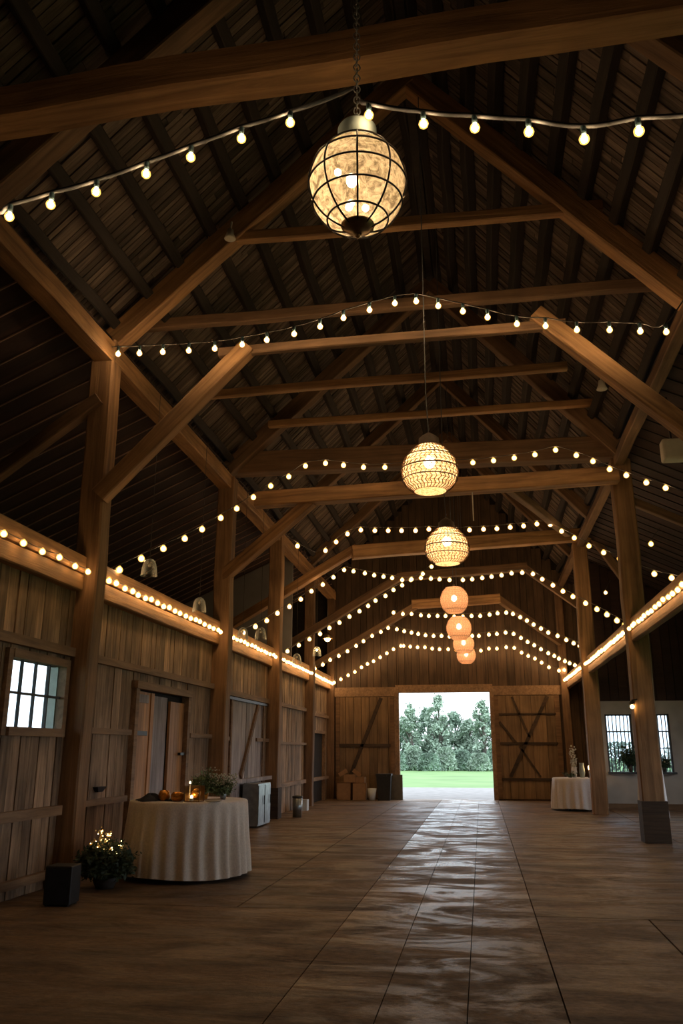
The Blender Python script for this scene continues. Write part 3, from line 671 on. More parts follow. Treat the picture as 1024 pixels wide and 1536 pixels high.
S4 = [(446, 819), (488, 826), (504, 813), (521, 801), (541, 795), (562, 796), (582, 796), (602, 796), (623, 796), (643, 794), (663, 795), (684, 796), (704, 795), (725, 794), (745, 793), (765, 791), (785, 789), (805, 786), (825, 787), (842, 797), (861, 807), (883, 819), (905, 829), (929, 838), (952, 849), (981, 861), (1007, 867)]
string(lerpY(S4[1:], [(488, 17.6), (842, 17.6), (1007, 14.9)]), .052, 'fourth string of bulbs, running behind the second rattan lantern', (at(473, 828, 17.8), at(1040, 868, 14.6)))
string([at(446, 819, 17.2)], .055, 'short cable with a single bulb left of the fourth string', (at(420, 796, 16.6), at(473, 828, 17.7)))
S5 = [(349, 953), (365, 949), (383, 940), (400, 931), (416, 920), (434, 910), (451, 899), (467, 887), (484, 877), (500, 866), (516, 855), (530, 857), (547, 860), (561, 863), (575, 865), (588, 867), (603, 870), (617, 869), (631, 867), (646, 868), (659, 869), (674, 870), (694, 870), (708, 869), (723, 867), (737, 865), (752, 863), (767, 860), (783, 859), (799, 861), (813, 869), (829, 878), (844, 887), (859, 895), (878, 905), (895, 914), (910, 922), (925, 931), (937, 937)]
string(lerpY(S5, [(349, 15.3), (516, 20), (799, 20), (937, 15.6)]), .053, 'fifth string of bulbs, a long one just above the third lantern')
S6 = [(431, 977), (448, 968), (464, 959), (480, 951), (494, 942), (509, 934), (524, 925), (539, 917), (552, 909), (563, 901), (578, 894), (590, 885), (603, 878), (616, 870), (634, 861), (647, 850)]
string(lerpY(S6, [(431, 19.8), (647, 20.5)]), .053, 'half string of bulbs climbing from left wall to the middle of the roof')
S7 = [(590, 919), (604, 921), (617, 921), (631, 923), (643, 924), (656, 924), (668, 924), (681, 925), (694, 925), (707, 924), (720, 924), (734, 922), (746, 920), (759, 919), (769, 921), (780, 926), (790, 931), (800, 937), (811, 943), (822, 949), (836, 954), (849, 960), (860, 965), (869, 969)]
string(lerpY(S7, [(590, 23.2), (869, 22)]), .055, 'sixth string of bulbs, starting above centre and sloping to the right plate', (at(600, 907, 23.8),))
S8 = [(472, 1003), (484, 997), (495, 990), (508, 984), (521, 977), (534, 969), (545, 962), (558, 954), (571, 948), (582, 942), (595, 944), (606, 947), (617, 949), (627, 951), (638, 953), (650, 954), (662, 954), (674, 955), (685, 955), (697, 955), (708, 954), (718, 954), (733, 952), (745, 951), (758, 949), (770, 951), (781, 957), (791, 963), (801, 968), (811, 974), (822, 980), (831, 984), (838, 988), (847, 992), (854, 995), (862, 998)]
string(lerpY(S8, [(472, 23.1), (862, 23.8)]), .055, 'seventh string of bulbs, second from the end wall')
S9 = [(501, 1024), (511, 1019), (522, 1013), (532, 1008), (542, 1001), (551, 996), (560, 992), (570, 986), (580, 980), (590, 974), (601, 969), (605, 969), (615, 970), (626, 971), (637, 971), (648, 973), (659, 974), (672, 974), (684, 975), (696, 976), (709, 976), (721, 976), (733, 973), (745, 973), (759, 971), (771, 972), (782, 979), (792, 984), (802, 988), (812, 994), (823, 1001), (838, 1006), (846, 1005)]
string(lerpY(S9, [(501, 25.6), (846, 25.6)]), .055, 'last string of bulbs, right against the end wall')
string([at(976, 816, 16)], .05, 'single bulb high in dark right loft, upper one', (at(990, 790, 16.2),), cr=.004, group='single bulbs in the right loft')
string([at(908, 889, 20)], .045, 'single bulb in dark right loft, lower one', (at(915, 870, 20.2),), cr=.004, group='single bulbs in the right loft')
# bulbs along the plates
def plate_string(x, y0, y1, z0, z1, n, label, r, yskip=()):
    pts = [Vector((x+random.uniform(-.008, .008), y0+(y1-y0)*i/(n-1)+random.uniform(-.03, .03), z0+(z1-z0)*i/(n-1)+random.uniform(-.012, .012))) for i in range(n)]
    string(pts, r, label, mat='bulb_plate', group='light strings along the plates', cr=.005, drop=r*.9)
plate_string(WX+.21, 4.6, 8.86, 3.37, 3.38, 13, 'bulbs along the left plate above the small window', .036)
plate_string(WX+.21, 9.42, 14.05, 3.38, 3.38, 21, 'bulbs along the left plate above the wooden side door', .04)
plate_string(WX+.21, 14.75, 18.1, 3.38, 3.38, 14, 'bulbs along the left plate above the grey sliding door', .042)
plate_string(WX+.21, 18.65, 22.2, 3.38, 3.36, 15, 'bulbs along the left plate in the fourth bay', .043)
plate_string(WX+.21, 22.75, 25.5, 3.36, 3.34, 14, 'bulbs along the left plate in the last bay', .045)
plate_string(XR-.12, 8.0, 14.3, 3.31, 3.32, 24, 'bulbs along the right plate cut off by the right edge', .038)
plate_string(XR-.12, 14.95, 20.4, 3.32, 3.33, 27, 'bulbs along the right plate between the two right posts', .042)
plate_string(XR-.12, 21.0, 25.5, 3.33, 3.36, 26, 'bulbs along the far right plate by the end wall', .045)

# ------------------------------------------------------------ big globe lantern
def globe(c, R):
    o = empty('globe_lantern', c, 'large mottled globe lantern with dark wire grid hanging on a chain', 'lantern')
    s = 1.04
    k, m = 48, 28
    mb = MB(); prof = [(max(.001, R*sin(pi*i/m)), -R*s*cos(pi*i/m)) for i in range(2, m-1)]; mb.lathe(prof, k); mb.build('globe_shade', M['mica'], o, smooth=True)
    g = MB()
    for j in range(9):
        a = 2*pi*j/9+math.atan2(-c.y, -c.x); pts = [((R+.006)*sin(t)*cos(a), (R+.006)*sin(t)*sin(a), -(R+.006)*s*cos(t)) for t in [pi*.06+(pi*.87)*q/24 for q in range(25)]]; g.tube(pts, .0058, 5)
    for f in (.27, .42, .56, .70, .84):
        t = pi*(f-.06); g.tube([((R+.007)*sin(t)*cos(a), (R+.007)*sin(t)*sin(a), -(R+.007)*s*cos(t)) for a in [2*pi*q/48 for q in range(48)]], .0058, 5, closed=True)
    g.build('wire_grid', M['iron'], o, smooth=True)
    mb = MB(); z = R*s
    mb.lathe([(.115, z*.86), (.122, z*.9), (.115, z*.95), (.112, z*1.33), (.10, z*1.39), (.05, z*1.43), (.001, z*1.44)], 28); mb.build('top_cap', M['capgrey'], o, smooth=True)
    mb = MB(); mb.lathe([(.001, -z*1.13), (.02, -z*1.12), (.03, -z*1.07), (.06, -z*1.03), (.092, -z*.97), (.095, -z*.93), (.08, -z*.91)], 28); mb.build('bottom_cap', M['brass'], o, smooth=True)
    mb = MB(); mb.ball((0, 0, -z*1.16), .016, 10, 6); mb.ball((.014, 0, -z*1.13), .009, 8, 5); mb.build('finial', M['brass'], o, smooth=True)
    mb = MB(); mb.tube([(0, 0, z*.95), (0, 0, .05)], .012, 8)
    pts = [(-.03, -.02, .02, .032, 1.35), (-.11, -.02, .085, .020, 1), (-.04, .02, -.10, .020, 1.1), (-.045, -.03, -.16, .020, 1.1), (.045, .0, -.155, .020, 1)]
    for p in pts: mb.tube([(0, 0, .1), (p[0]*.6, p[1]*.6, p[2]+.06), (p[0], p[1], p[2]+.03)], .005, 5)
    mb.build('lamp_cluster', M['brass'], o)
    for p in pts:
        mb = MB(); mb.ball((0, 0, 0), p[3], 14, 10, p[4]); mb.build('bulb', M['bulb_big'], o, p[:3], smooth=True)
    # chain
    top = 6.4-c[2]; zz = z*1.44; i = 0; mb = MB()
    while zz < top:
        ln = .036; a = (i % 2)*pi/2+.3
        pts = []
        for q in range(14):
            t = 2*pi*q/14; u = cos(t)*.019; w = sin(t)*ln*.74; pts.append((u*cos(a), u*sin(a), zz+ln*.6+w))
        mb.tube(pts, .0042, 5, closed=True); zz += ln*1.08; i += 1
    mb.build('chain', M['chain'], o, smooth=True)
    return o
gc = at(536, 278, 4.0); globe(gc, .272)

# ------------------------------------------------------------ rattan lanterns
def rattan(c, R, label, sy=1.0, kind=0):
    o = empty('rattan_lantern', c, label, 'lantern', 'rattan lanterns down the middle')
    def prof(t):     # t 0 bottom .. 1 top
        if kind == 0: r = R*max(0, cos(pi/2*(t-.40)/.62))**.72 if t > .40 else R*(1-((.40-t)/.47)**2.3)**.5
        else: r = R*max(.0, 1-(2*t-1)**2*.72)**.5
        return r
    hgt = 2*R*.92*sy
    def pt(t, a, off=0): r = prof(t)+off; return (r*cos(a), r*sin(a), -hgt/2+hgt*t)
    t1 = .93 if kind == 0 else .98
    mb = MB(); mb.lathe([(.001, -hgt/2+.01)]+[(prof(t1*q/16)*.965, -hgt/2+hgt*t1*q/16) for q in range(17)], 28); mb.build('liner', M['liner' if kind == 0 else 'peach'], o, smooth=True)
    w = MB(); nv = 34 if kind == 0 else 26; nh = 17 if kind == 0 else 12
    for j in range(nv):
        pts = [pt(t1*q/(nh*1.0), 2*pi*(j+.28*((q % 2)*2-1))/nv, .002) for q in range(nh+1)]; w.tube(pts, .0055 if kind == 0 else .003, 4)
    for q in range(nh+1): w.tube([pt(t1*q/nh, 2*pi*k/30, .001) for k in range(30)], .003 if kind == 0 else .002, 4, closed=True)
    w.build('weave', M['rattan'], o)
    for t in ((.22, .42, .66) if kind == 0 else (.12,)):
        h = MB(); h.tube([pt(t, 2*pi*k/32, .006) for k in range(32)], .0065, 5, closed=True); h.build('hoop', M['rattan_hoop'], o, smooth=True)
    cp = MB(); z = hgt/2
    if kind == 0: cp.lathe([(prof(.86)+.008, -hgt/2+hgt*.86), (prof(.93)+.008, -hgt/2+hgt*.93), (R*.36, z+R*.08), (R*.22, z+R*.2), (R*.07, z+R*.30), (.001, z+R*.32)], 24)
    else: cp.lathe([(prof(.97)*.9, z*.95), (R*.1, z*1.02), (.02, z*1.25), (.001, z*1.26)], 20)
    cp.build('lantern_cap', M['cap'], o, smooth=True)
    cb = MB(); top = 9.9-c[2]; cb.tube([(0, 0, z+R*.25), (-.02, 0, z+.6), (0, 0, top)], .007, 5); cb.tube([(-.012, 0, z+R*.25), (.012, 0, z+.16)], .006, 5); cb.build('cord', M['cable'], o)
    b = MB(); b.ball((0, 0, 0), R*.2, 12, 8, 1.15); b.build('bulb', M['bulb_rattan' if kind == 0 else 'bulb_peach'], o, (0, -R*.1, R*.1), smooth=True)
    return o
for (px, py, Y, d, lb, kd, sy) in ((644, 699, 9.1, 85, 'nearest and largest rattan lantern with three dark hoops', 0, 1.02), (670, 816, 11.8, 66, 'second rattan lantern, egg shaped, below and behind the nearest one', 0, 1.0),
                               (681, 900, 18.4, 43, 'third rattan lantern, flat bottomed and peach coloured', 1, .98), (688, 942, 20.8, 38, 'fourth rattan lantern, just below the peach coloured one', 1, .98),
                               (695, 966, 23.4, 32, 'fifth rattan lantern, overlapping the last one', 1, .92), (699, 983, 25.0, 29, 'last and lowest rattan lantern nearest the end wall', 1, .9)):
    c = at(px, py, Y); sc = (c-Vector((0, 0, H))).dot(_f); rattan(c, d/2*sc/F, lb, sy, kd)

# ------------------------------------------------------------ glass jar pendants along the left
def jar(px, py, X, s, label, lit=False):
    c = atX(px, py, X); o = empty('glass_pendant', c, label, 'pendant lamp', 'clear glass pendants by the left plate')
    mb = MB(); p = [(.86, -.9), (.85, -.86), (.80, -.3), (.68, .35), (.48, .72), (.2, .88), (.001, .9)]; p2 = [(a*.93, b*.97) for a, b in p]
    mb.lathe([(a*s, b*s) for a, b in p]+[(a*s, b*s) for a, b in p2[::-1]], 20); mb.build('glass_shade', M['glass'], o, smooth=True)
    mb = MB(); mb.lathe([(.001, .55*s), (.12*s, .55*s), (.12*s, .95*s), (.001, 1.0*s)], 10); mb.build('lamp_holder', M['iron'], o)
    mb = MB(); mb.tube([(0, 0, s*.95), (0, 0, 6.1-c.z)], .004, 5); mb.build('cord', M['thin_cable'], o)
    mb = MB(); mb.ball((0, 0, 0), s*.18, 8, 6, 1.3); mb.build('bulb', M['flame'] if lit else M['cream'], o, (0, 0, s*.25), smooth=True)
jar(224, 851, -4.15, .125, 'clear glass pendant nearest camera under the third string')
jar(299, 907, -4.15, .125, 'clear glass pendant left of the second left post')
jar(364, 950, -4.1, .12, 'clear glass pendant right of the second left post')
jar(391, 950, -4.0, .13, 'clear glass pendant just left of the third left post')
jar(445, 988, -4.1, .13, 'clear glass pendant between third and fourth left posts')
jar(475, 977, -3.9, .13, 'lit glass pendant right of the fourth left post', True)
# warm dome lamp
c = at(491, 957, 21); o = empty('dome_pendant', c, 'small lit dome pendant among the strings on the left', 'pendant lamp')
mb = MB(); mb.lathe([(.13, -.02), (.12, .05), (.05, .12), (.001, .13)], 20); mb.build('dome_shade', M['brass'], o, smooth=True)
mb = MB(); mb.ball((0, 0, 0), .075, 10, 7); mb.build('bulb', M['flame'], o, (0, 0, -.02), smooth=True)
mb = MB(); mb.tube([(0, 0, .12), (0, 0, .9)], .006, 5); mb.build('cord', M['thin_cable'], o)
# lamp on the near right post
c = at(948, 1060, 14.45); o = empty('post_lamp', c, 'small glowing lamp on the left face of the near right post', 'lamp')
mb = MB(); mb.ball((0, 0, 0), .032, 10, 7); mb.build('bulb', M['flame'], o, smooth=True)
mb = MB(); mb.tube([(0, 0, .04), (0, 0, .10), (.1, .05, .12)], .012, 6); mb.lathe([(.055, .045), (.02, .09), (.001, .1)], 12); mb.build('bracket', M['iron'], o)
# fixtures in the roof
o = empty('loudspeaker', at(1009, 676, 11.2), 'white loudspeaker box high at the right edge', 'speaker')
mb = MB(); mb.box(-.15, .15, -.1, .1, -.15, .15); bx = mb.build('cabinet', M['cream'], o); bv = bx.modifiers.new('b', 'BEVEL'); bv.width = .03; bv.segments = 3
mb = MB(); mb.box(-.1, .1, -.105, -.1, -.11, .06); mb.build('grille', M['cream'], o)
mb = MB(); mb.tube([(0, .05, .14), (0, .05, .8)], .015, 6); mb.build('bracket', M['iron'], o)
for px, py, lb, Y in ((345, 352, 'small white spotlight under the near left rafter', 8.95), (902, 578, 'small white spotlight above the long right brace', 11.0)):
    o = empty('spotlight', at(px, py, Y), lb, 'spotlight'); mb = MB(); mb.lathe([(.001, .07), (.04, .07), (.05, 0), (.075, -.06), (.06, -.065), (.001, -.05)], 18); mb.build('lamp_head', M['cream'], o, smooth=True)
    mb = MB(); mb.tube([(0, 0, .06), (0, .05, .22)], .014, 6); mb.build('bracket', M['cream'], o)
mb = MB(); a = at(708, 738, 14.1); b = at(710, 781, 14.1); mb.tube([(0, 0, 0), b-a], .012, 6)
tag(mb.build('hanging_rod', M['cream'], None, a), 'thin pale rod hanging from the orange tie beam', 'rod')

# ------------------------------------------------------------ tables
def cloth(o_loc, R, h, mat, nfold, seed, label, drop=.03, amp=.05, skew=0):
    rnd = random.Random(seed); k = 260; mb = MB()
    ph = [(rnd.randint(nfold-9, nfold+11), rnd.uniform(0, 6.28), rnd.uniform(.4, 1)) for _ in range(5)]
    def fold(a): return sum(w*sin(n*a+p) for n, p, w in ph)/2.1
    rows = [(.001, h+.006), (R*.5, h+.006), (R*.93, h+.006), (R*.985, h+.004), (R+.004, h-.012)]
    for q in range(1, 13): rows.append((R+.008+.05*(q/12)**1.1, h-.012-(h-drop-.012)*q/12))
    n0 = 0
    def fn(r, z, a):
        t = max(0, (h-z)/(h-drop)); f = fold(a+.02*sin(3*t)); return (r+amp*f*min(1, t*1.6+.0)*(1 if t > .01 else 0), z+(.012*sin(3*a+1)+.008*fold(a))*t**4)
    mb.lathe(rows, k, fn=fn)
    o = mb.build('tablecloth', mat, None, o_loc, smooth=True); tag(o, label, 'tablecloth'); return o
def table(loc, R, h, label):
    o = empty('round_table', loc, label, 'table')
    mb = MB(); mb.lathe([(.001, h-.03), (R-.02, h-.03), (R-.01, h-.015), (R-.02, h), (.001, h)], 48); mb.build('tabletop', M['old'], o)
    for k in range(4):
        a = pi/4+k*pi/2; mb = MB(); mb.tube([(cos(a)*R*.55, sin(a)*R*.55, h-.03), (cos(a)*R*.6, sin(a)*R*.6, 0)], .018, 8); mb.build('leg', M['iron'], o)
T1 = Vector((-3.44, 10.0, 0)); R1 = .685; H1 = .83
table(T1, R1, H1, 'round table hidden under the cream linen by the side door')
cloth(T1, R1, H1, M['linen'], 22, 5, 'cream pleated linen tablecloth on the round table by the side door', .05)
T2 = Vector((2.28, 22.0, 0)); 
table(T2, .60, .74, 'round table hidden under white cloth by the second right post')
cloth(T2, .60, .74, M['whitecloth'], 16, 8, 'white pleated tablecloth on the far table by the second right post', .05, .045)
T3 = Vector((3.50, 19.3, 0))
table(T3, .24, 1.08, 'tall narrow cocktail table hidden under white cloth behind the near right post')
cloth(T3, .24, 1.08, M['whitecloth'], 14, 9, 'white cloth on the tall cocktail table behind the near right post', .03, .02)
TZ = H1+.008
# things on the near table
def blob(mb, c, r, k, m, sz, seed, amp):
    n0 = len(mb.v); mb.ball(c, r, k, m, sz)
    for i in range(n0, len(mb.v)):
        v = Vector(mb.v[i]); d = v-Vector(c); mb.v[i] = tuple(Vector(c)+d*(1+amp*noise.noise(d*9+Vector((seed, 0, 0)))))
p = at(226, 1198, 9.65); o = empty('folded_cloth', (p.x, p.y, TZ), 'crumpled dark navy cloth at the left of the cream table', 'cloth')
mb = MB(); prof = [(.17, 0), (.16, .012), (.11, .028), (.08, .05), (.045, .068), (.001, .072)]
mb.lathe(prof, 24, fn=lambda r, z, a: (r*(1+.25*sin(3*a)+.12*sin(7*a)), z*(1+.2*sin(2*a)))); mb.build('fabric', M['navy'], o, smooth=True)
def votive(px, Y, r, h, label):
    p = at(px, 1200, Y); o = empty('candle_holder', (p.x, Y, TZ), label, 'candle holder', 'amber candle holders on the cream table')
    mb = MB(); mb.lathe([(.001, 0), (r*.6, 0), (r, h*.35), (r*.95, h*.7), (r*.7, h), (r*.62, h*.97), (r*.85, h*.68), (r*.9, h*.38), (r*.5, h*.08), (.001, h*.08)], 20, fn=lambda r_, z, a: (r_*(1+.05*sin(9*a)), z)); mb.build('glass_cup', M['amber'], o, smooth=True)
    mb = MB(); mb.lathe([(.001, h*.1), (r*.45, h*.1), (r*.45, h*.55), (.001, h*.58)], 14); mb.build('candle', M['cream'], o)
    mb = MB(); mb.lathe([(.001, h*.6), (.008, h*.66), (.006, h*.78), (.001, h*.95)], 8); mb.build('flame', M['flame'], o)
votive(246, 9.65, .068, .115, 'left amber glass candle holder on the cream table')
votive(266, 9.58, .08, .10, 'right amber glass candle holder, wider and glowing, on the cream table')
mb = MB(); p = at(250, 1200, 9.72); mb.box(-.24, .24, -.09, .09, 0, .018); tag(mb.build('serving_tray', M['navy'], None, (p.x-.03, 9.70, TZ)), 'dark flat tray under the amber candle holders', 'tray')
# copper cube lantern
p = at(289, 1200, 9.5); o = empty('candle_lantern', (p.x, 9.55, TZ), 'dark copper box candle lantern at the middle of the cream table', 'lantern')
mb = MB(); s = .085; hh = .17
for sx in (-1, 1):
    for sy_ in (-1, 1): mb.box(sx*s-.006, sx*s+.006, sy_*s-.006, sy_*s+.006, 0, hh)
mb.box(-s, s, -s, s, 0, .012); mb.box(-s-.006, s+.006, s-.01, s+.004, 0, hh); mb.box(-s-.004, -s+.004, -s, s, 0, hh)
mb.build('lantern_body', M['brass'], o)
mb = MB(); mb.ball((.02, .0, .09), .055, 16, 10, 1); mb.build('amber_ball', M['amber'], o, smooth=True)
mb = MB(); mb.lathe([(.001, 0), (.022, 0), (.022, .03), (.001, .032)], 12, c=(.0, -.09, .014)); mb.build('tea_light', M['cream'], o)
mb = MB(); mb.ball((0, 0, 0), .014, 8, 6, 1.4); mb.build('flame', M['flame'], o, (0, -.09, .055))
mb = MB(); mb.ball((0, 0, 0), .009, 8, 6, 1.6); mb.build('flame', M['flame'], o, (-.05, -.02, .205)); 
mb = MB(); mb.tube([(-.05, -.02, .01), (-.05, -.02, .195)], .009, 8); mb.build('taper_candle', M['cream'], o)
# bouquets
def bouquet(loc, label, rx, h, nleaf, leafmat, nb, bmat, br, seed, vase=None, ry=.6, leafs=(.012, .03), hb=(.5, 1), cat='flowers', name='flower_bouquet', cx=0):
    rnd = random.Random(seed); o = empty(name, loc, label, cat)
    vh = 0
    if vase:
        vr, vh, vm = vase; mb = MB(); mb.lathe([(.001, 0), (vr*.7, 0), (vr, vh*.5), (vr*.8, vh), (vr*.7, vh), (vr*.85, vh*.5), (.001, .02)], 20); mb.build('vase', M[vm], o, smooth=True)
    st = MB(); lf = MB(); bl = MB(); tips = []
    for k in range(int(nleaf/14)):
        a = rnd.uniform(0, 6.28); rr = rx*sqrt(rnd.random()); z = h*rnd.uniform(.35, 1)*(1-.35*(rr/rx)**2)
        p0 = Vector((rnd.uniform(-.02, .02), rnd.uniform(-.02, .02), vh*.6)); p2 = Vector((cx+rr*cos(a), rr*sin(a)*ry, z)); p1 = (p0+p2)/2+Vector((0, 0, h*.12))
        st.tube([p0, p1, p2], [.003, .0025, .0015], 4); tips.append(p2)
        for q in range(14):
            t = rnd.uniform(.2, 1); p = p0*(1-t)**2+p1*2*t*(1-t)+p2*t*t; p = p+Vector((rnd.gauss(0, .012), rnd.gauss(0, .012), rnd.gauss(0, .012)))*(1+rx*3)
            p.z = max(p.z, .01)
            d = Vector((rnd.gauss(0, 1), rnd.gauss(0, 1), rnd.gauss(0, .7))).normalized(); e = d.orthogonal().normalized(); s = rnd.uniform(*leafs); n = len(lf.v)
            lf.v += [tuple(p-d*s), tuple(p+e*s*.4), tuple(p+d*s), tuple(p-e*s*.4)]; lf.f.append((n, n+1, n+2, n+3))
    st.build('stems', M['stem'], o); lf.build('leaves', M[leafmat], o)
    for k in range(nb):
        a = rnd.uniform(0, 6.28); rr = rx*sqrt(rnd.random())*.9; z = h*rnd.uniform(*hb); c_ = (cx+rr*cos(a), rr*sin(a)*ry, z)
        n0 = len(bl.v); bl.ball(c_, br*rnd.uniform(.6, 1.2), 6, 4)
    if nb: bl.build('blossoms', M[bmat], o)
    return o
p = at(304, 1200, 9.9)
bouquet((p.x, 9.95, TZ), 'leafy green bouquet behind the copper candle lantern', .20, .36, 1400, 'leaf', 60, 'palebloom', .008, 2, (.05, .12, 'amber'))
p = at(328, 1200, 9.9)
bouquet((p.x+.02, 10.0, TZ), 'bouquet of tiny white blossoms at right of the cream table', .19, .29, 900, 'leaf', 220, 'palebloom', .009, 3, (.04, .1, 'steel'))
mb = MB(); p = at(320, 1203, 9.55); mb.lathe([(.001, 0), (.07, 0), (.10, .012), (.095, .016), (.06, .006), (.001, .006)], 28); tag(mb.build('plate', M['cream'], None, (p.x, 9.55, TZ), smooth=True), 'small pale plate right of the copper candle lantern', 'plate')
mb = MB(); mb.bar((-.16, -.02, .04), (.1, .03, .055), .02, .008); tag(mb.build('wooden_spoon', M['rail'], None, (p.x, 9.55, TZ-.02)), 'slim wooden stick lying across the pale plate', 'spoon')
# plant on the floor with glowing flowers
pl = bouquet((-3.98, 9.0, 0), 'dark leafy floor plant with golden blossoms beside the near left post', .33, .50, 6500, 'darkleaf', 0, 'goldbloom', .02, 6, (.13, .16, 'pot'), ry=.8, leafs=(.018, .04), cat='plant', name='potted_plant')
rnd = random.Random(4); fb = MB(); st = MB()
for (px, py, r) in ((150, 1246, .045), (163, 1251, .04), (142, 1262, .035), (153, 1259, .045), (160, 1263, .035), (149, 1268, .04), (166, 1274, .03), (182, 1266, .03), (181, 1276, .03), (178, 1282, .03), (137, 1268, .03), (158, 1274, .03), (144, 1276, .03)):
    c = at(px, py, 9.0+rnd.uniform(-.08, .08))-Vector((-3.98, 9.0, 0))
    for q in range(14):
        d = Vector((rnd.gauss(0, 1), rnd.gauss(0, 1), rnd.gauss(0, 1))).normalized()*r*rnd.uniform(.4, 1); fb.ball(tuple(c+d), .0085, 6, 4)
    st.tube([(0, 0, .12), (c.x*.6, c.y*.6, c.z*.6), tuple(c)], .003, 4)
st.build('flower_stems', M['stem'], pl); fb.build('blossoms', M['goldbloom'], pl)
lt = MB()
for q in range(44):
    a = rnd.choice(fb.v); lt.ball((a[0]+.004, a[1]-.012, a[2]), .0036, 6, 4)
lt.build('fairy_lights', M['flame'], pl)
# black cube by the wall
o = empty('black_box', (-3.97, 8.02, 0), 'small black box standing on floor by the near left post', 'box', rz=radians(4))
mb = MB(); mb.box(-.13, .13, -.12, .12, .012, .35); bx = mb.build('casing', M['black'], o); bv = bx.modifiers.new('b', 'BEVEL'); bv.width = .012; bv.segments = 2
mb = MB(); mb.box(-.105, .105, -.127, -.121, .04, .32); mb.build('front_grille', M['navy'], o)
for sx in (-1, 1):
    for sy_ in (-1, 1): mb = MB(); mb.lathe([(.001, 0), (.015, 0), (.015, .014), (.001, .014)], 10, c=(sx*.10, sy_*.09, 0)); mb.build('foot', M['black'], o)
# small wall hook block
p = atX(151, 1184, WX+.05); mb = MB(); mb.v = [(0, -.13, .03), (0, .13, .03), (0, .06, -.03), (0, -.06, -.03), (.07, -.13, .03), (.07, .13, .03), (.05, .06, -.03), (.05, -.06, -.03)]
mb.f = [(0, 1, 2, 3), (4, 7, 6, 5), (0, 4, 5, 1), (1, 5, 6, 2), (2, 6, 7, 3), (3, 7, 4, 0)]
tag(mb.build('wall_hook', M['iron'], None, (WX, p.y, p.z)), 'dark boat shaped iron bracket on the wall left of the cream table', 'bracket')
# steel bin under the ledge of bay three
o = empty('metal_cabinet', (-4.32, 16.5, 0), 'low grey steel cabinet against the sliding door past the cream table', 'cabinet')
mb = MB(); mb.box(-.16, .14, -.45, .5, .03, .78); mb.build('body', M['steel'], o)
for y in (-.22, .26): mb = MB(); mb.box(.14, .152, y-.21, y+.21, .06, .75); d = mb.build('door', M['steel'], o); mb = MB(); mb.tube([(.17, y+.13, .4), (.17, y+.13, .56)], .008, 6); mb.build('handle', M['iron'], d)
o = empty('metal_can', (-4.0, 18.75, 0), 'slim steel can standing beside the boxed base of third left post', 'can')
mb = MB(); mb.lathe([(.001, 0), (.1, 0), (.11, .4), (.1, .4), (.09, .02), (.001, .02)], 20); mb.build('body', M['steel'], o, smooth=True)
mb = MB(); mb.lathe([(.112, .4), (.116, .41), (.112, .43), (.04, .45), (.001, .45)], 20); mb.build('lid', M['black'], o, smooth=True)
mb = MB(); mb.box(-.12, .12, -.12, .12, 0, .25); tag(mb.build('storage_box', M['whiteplastic'], None, (-4.3, 20.8, 0)), 'pale box on floor against left wall in the fourth bay', 'box')
# boxes in the far left corner
def cbox(x, y, z, w, d, h, label, rz=0, mat='cardboard', flaps=False):
    o = empty('cardboard_box', (x, y, z), label, 'box', 'boxes in the far left corner', rz)
    mb = MB(); t = .012; mb.box(-w/2, w/2, -d/2, d/2, 0, t); mb.box(-w/2, w/2, -d/2, -d/2+t, 0, h); mb.box(-w/2, w/2, d/2-t, d/2, 0, h); mb.box(-w/2, -w/2+t, -d/2, d/2, 0, h); mb.box(w/2-t, w/2, -d/2, d/2, 0, h); 
    if not flaps: mb.box(-w/2, w/2, -d/2, d/2, h-t, h)
    mb.build('carton', M[mat], o)
    if flaps:
        mb = MB(); mb.bar((-w/2, 0, h), (-w/2-.06, 0, h+.1), d*.9, .01, up=(0, 1, 0)); mb.bar((w/2, 0, h), (w/2+.07, 0, h+.09), d*.9, .01, up=(0, 1, 0)); mb.build('flap', M[mat], o)
cbox(-4.0, 25.35, 0, .42, .4, .48, 'left of two brown cartons on floor in the far left corner')
cbox(-3.55, 25.3, 0, .38, .4, .47, 'right of two brown cartons on floor in the far left corner', .05)
cbox(-3.85, 25.35, .483, .34, .3, .22, 'open brown carton on top of the left floor carton', .1, flaps=True)
cbox(-3.52, 25.33, .473, .26, .26, .17, 'small brown carton stacked on the right floor carton', -.1)
o = empty('bucket', (-3.18, 25.2, 0), 'pale blue white bucket between cartons and black bin', 'bucket')
mb = MB(); mb.lathe([(.001, 0), (.10, 0), (.135, .33), (.125, .33), (.09, .02), (.001, .02)], 22); mb.build('pail', M['whiteplastic'], o, smooth=True)
mb = MB(); mb.tube([(.135*cos(t), 0, .33-.09*sin(t)) for t in [pi*q/12 for q in range(13)]], .005, 5); b_ = mb.build('handle', M['iron'], o); b_.location = (0, -.13, 0); b_.location = (0, -.0, 0)
o = empty('trash_bin', (-2.83, 25.3, 0), 'tall black bin with lid left of the barn door opening', 'bin')
mb = MB(); mb.v = [(-.17, -.17, 0), (.17, -.17, 0), (.17, .17, 0), (-.17, .17, 0), (-.21, -.2, .68), (.21, -.2, .68), (.21, .2, .68), (-.21, .2, .68)]; mb.f = [(0, 3, 2, 1), (4, 5, 6, 7), (0, 1, 5, 4), (1, 2, 6, 5), (2, 3, 7, 6), (3, 0, 4, 7)]; mb.build('body', M['black'], o)
mb = MB(); mb.box(-.225, .225, -.215, .215, .68, .73); mb.box(-.1, .1, -.24, -.21, .66, .72); mb.build('lid', M['black'], o)
mb = MB(); mb.box(-.25, .12, -.02, .02, 0, .7); tag(mb.build('sheet_panel', M['greenmetal'], None, (-2.44, 25.55, 0)), 'grey sheet panel leaning by the left jamb of the barn door', 'panel')
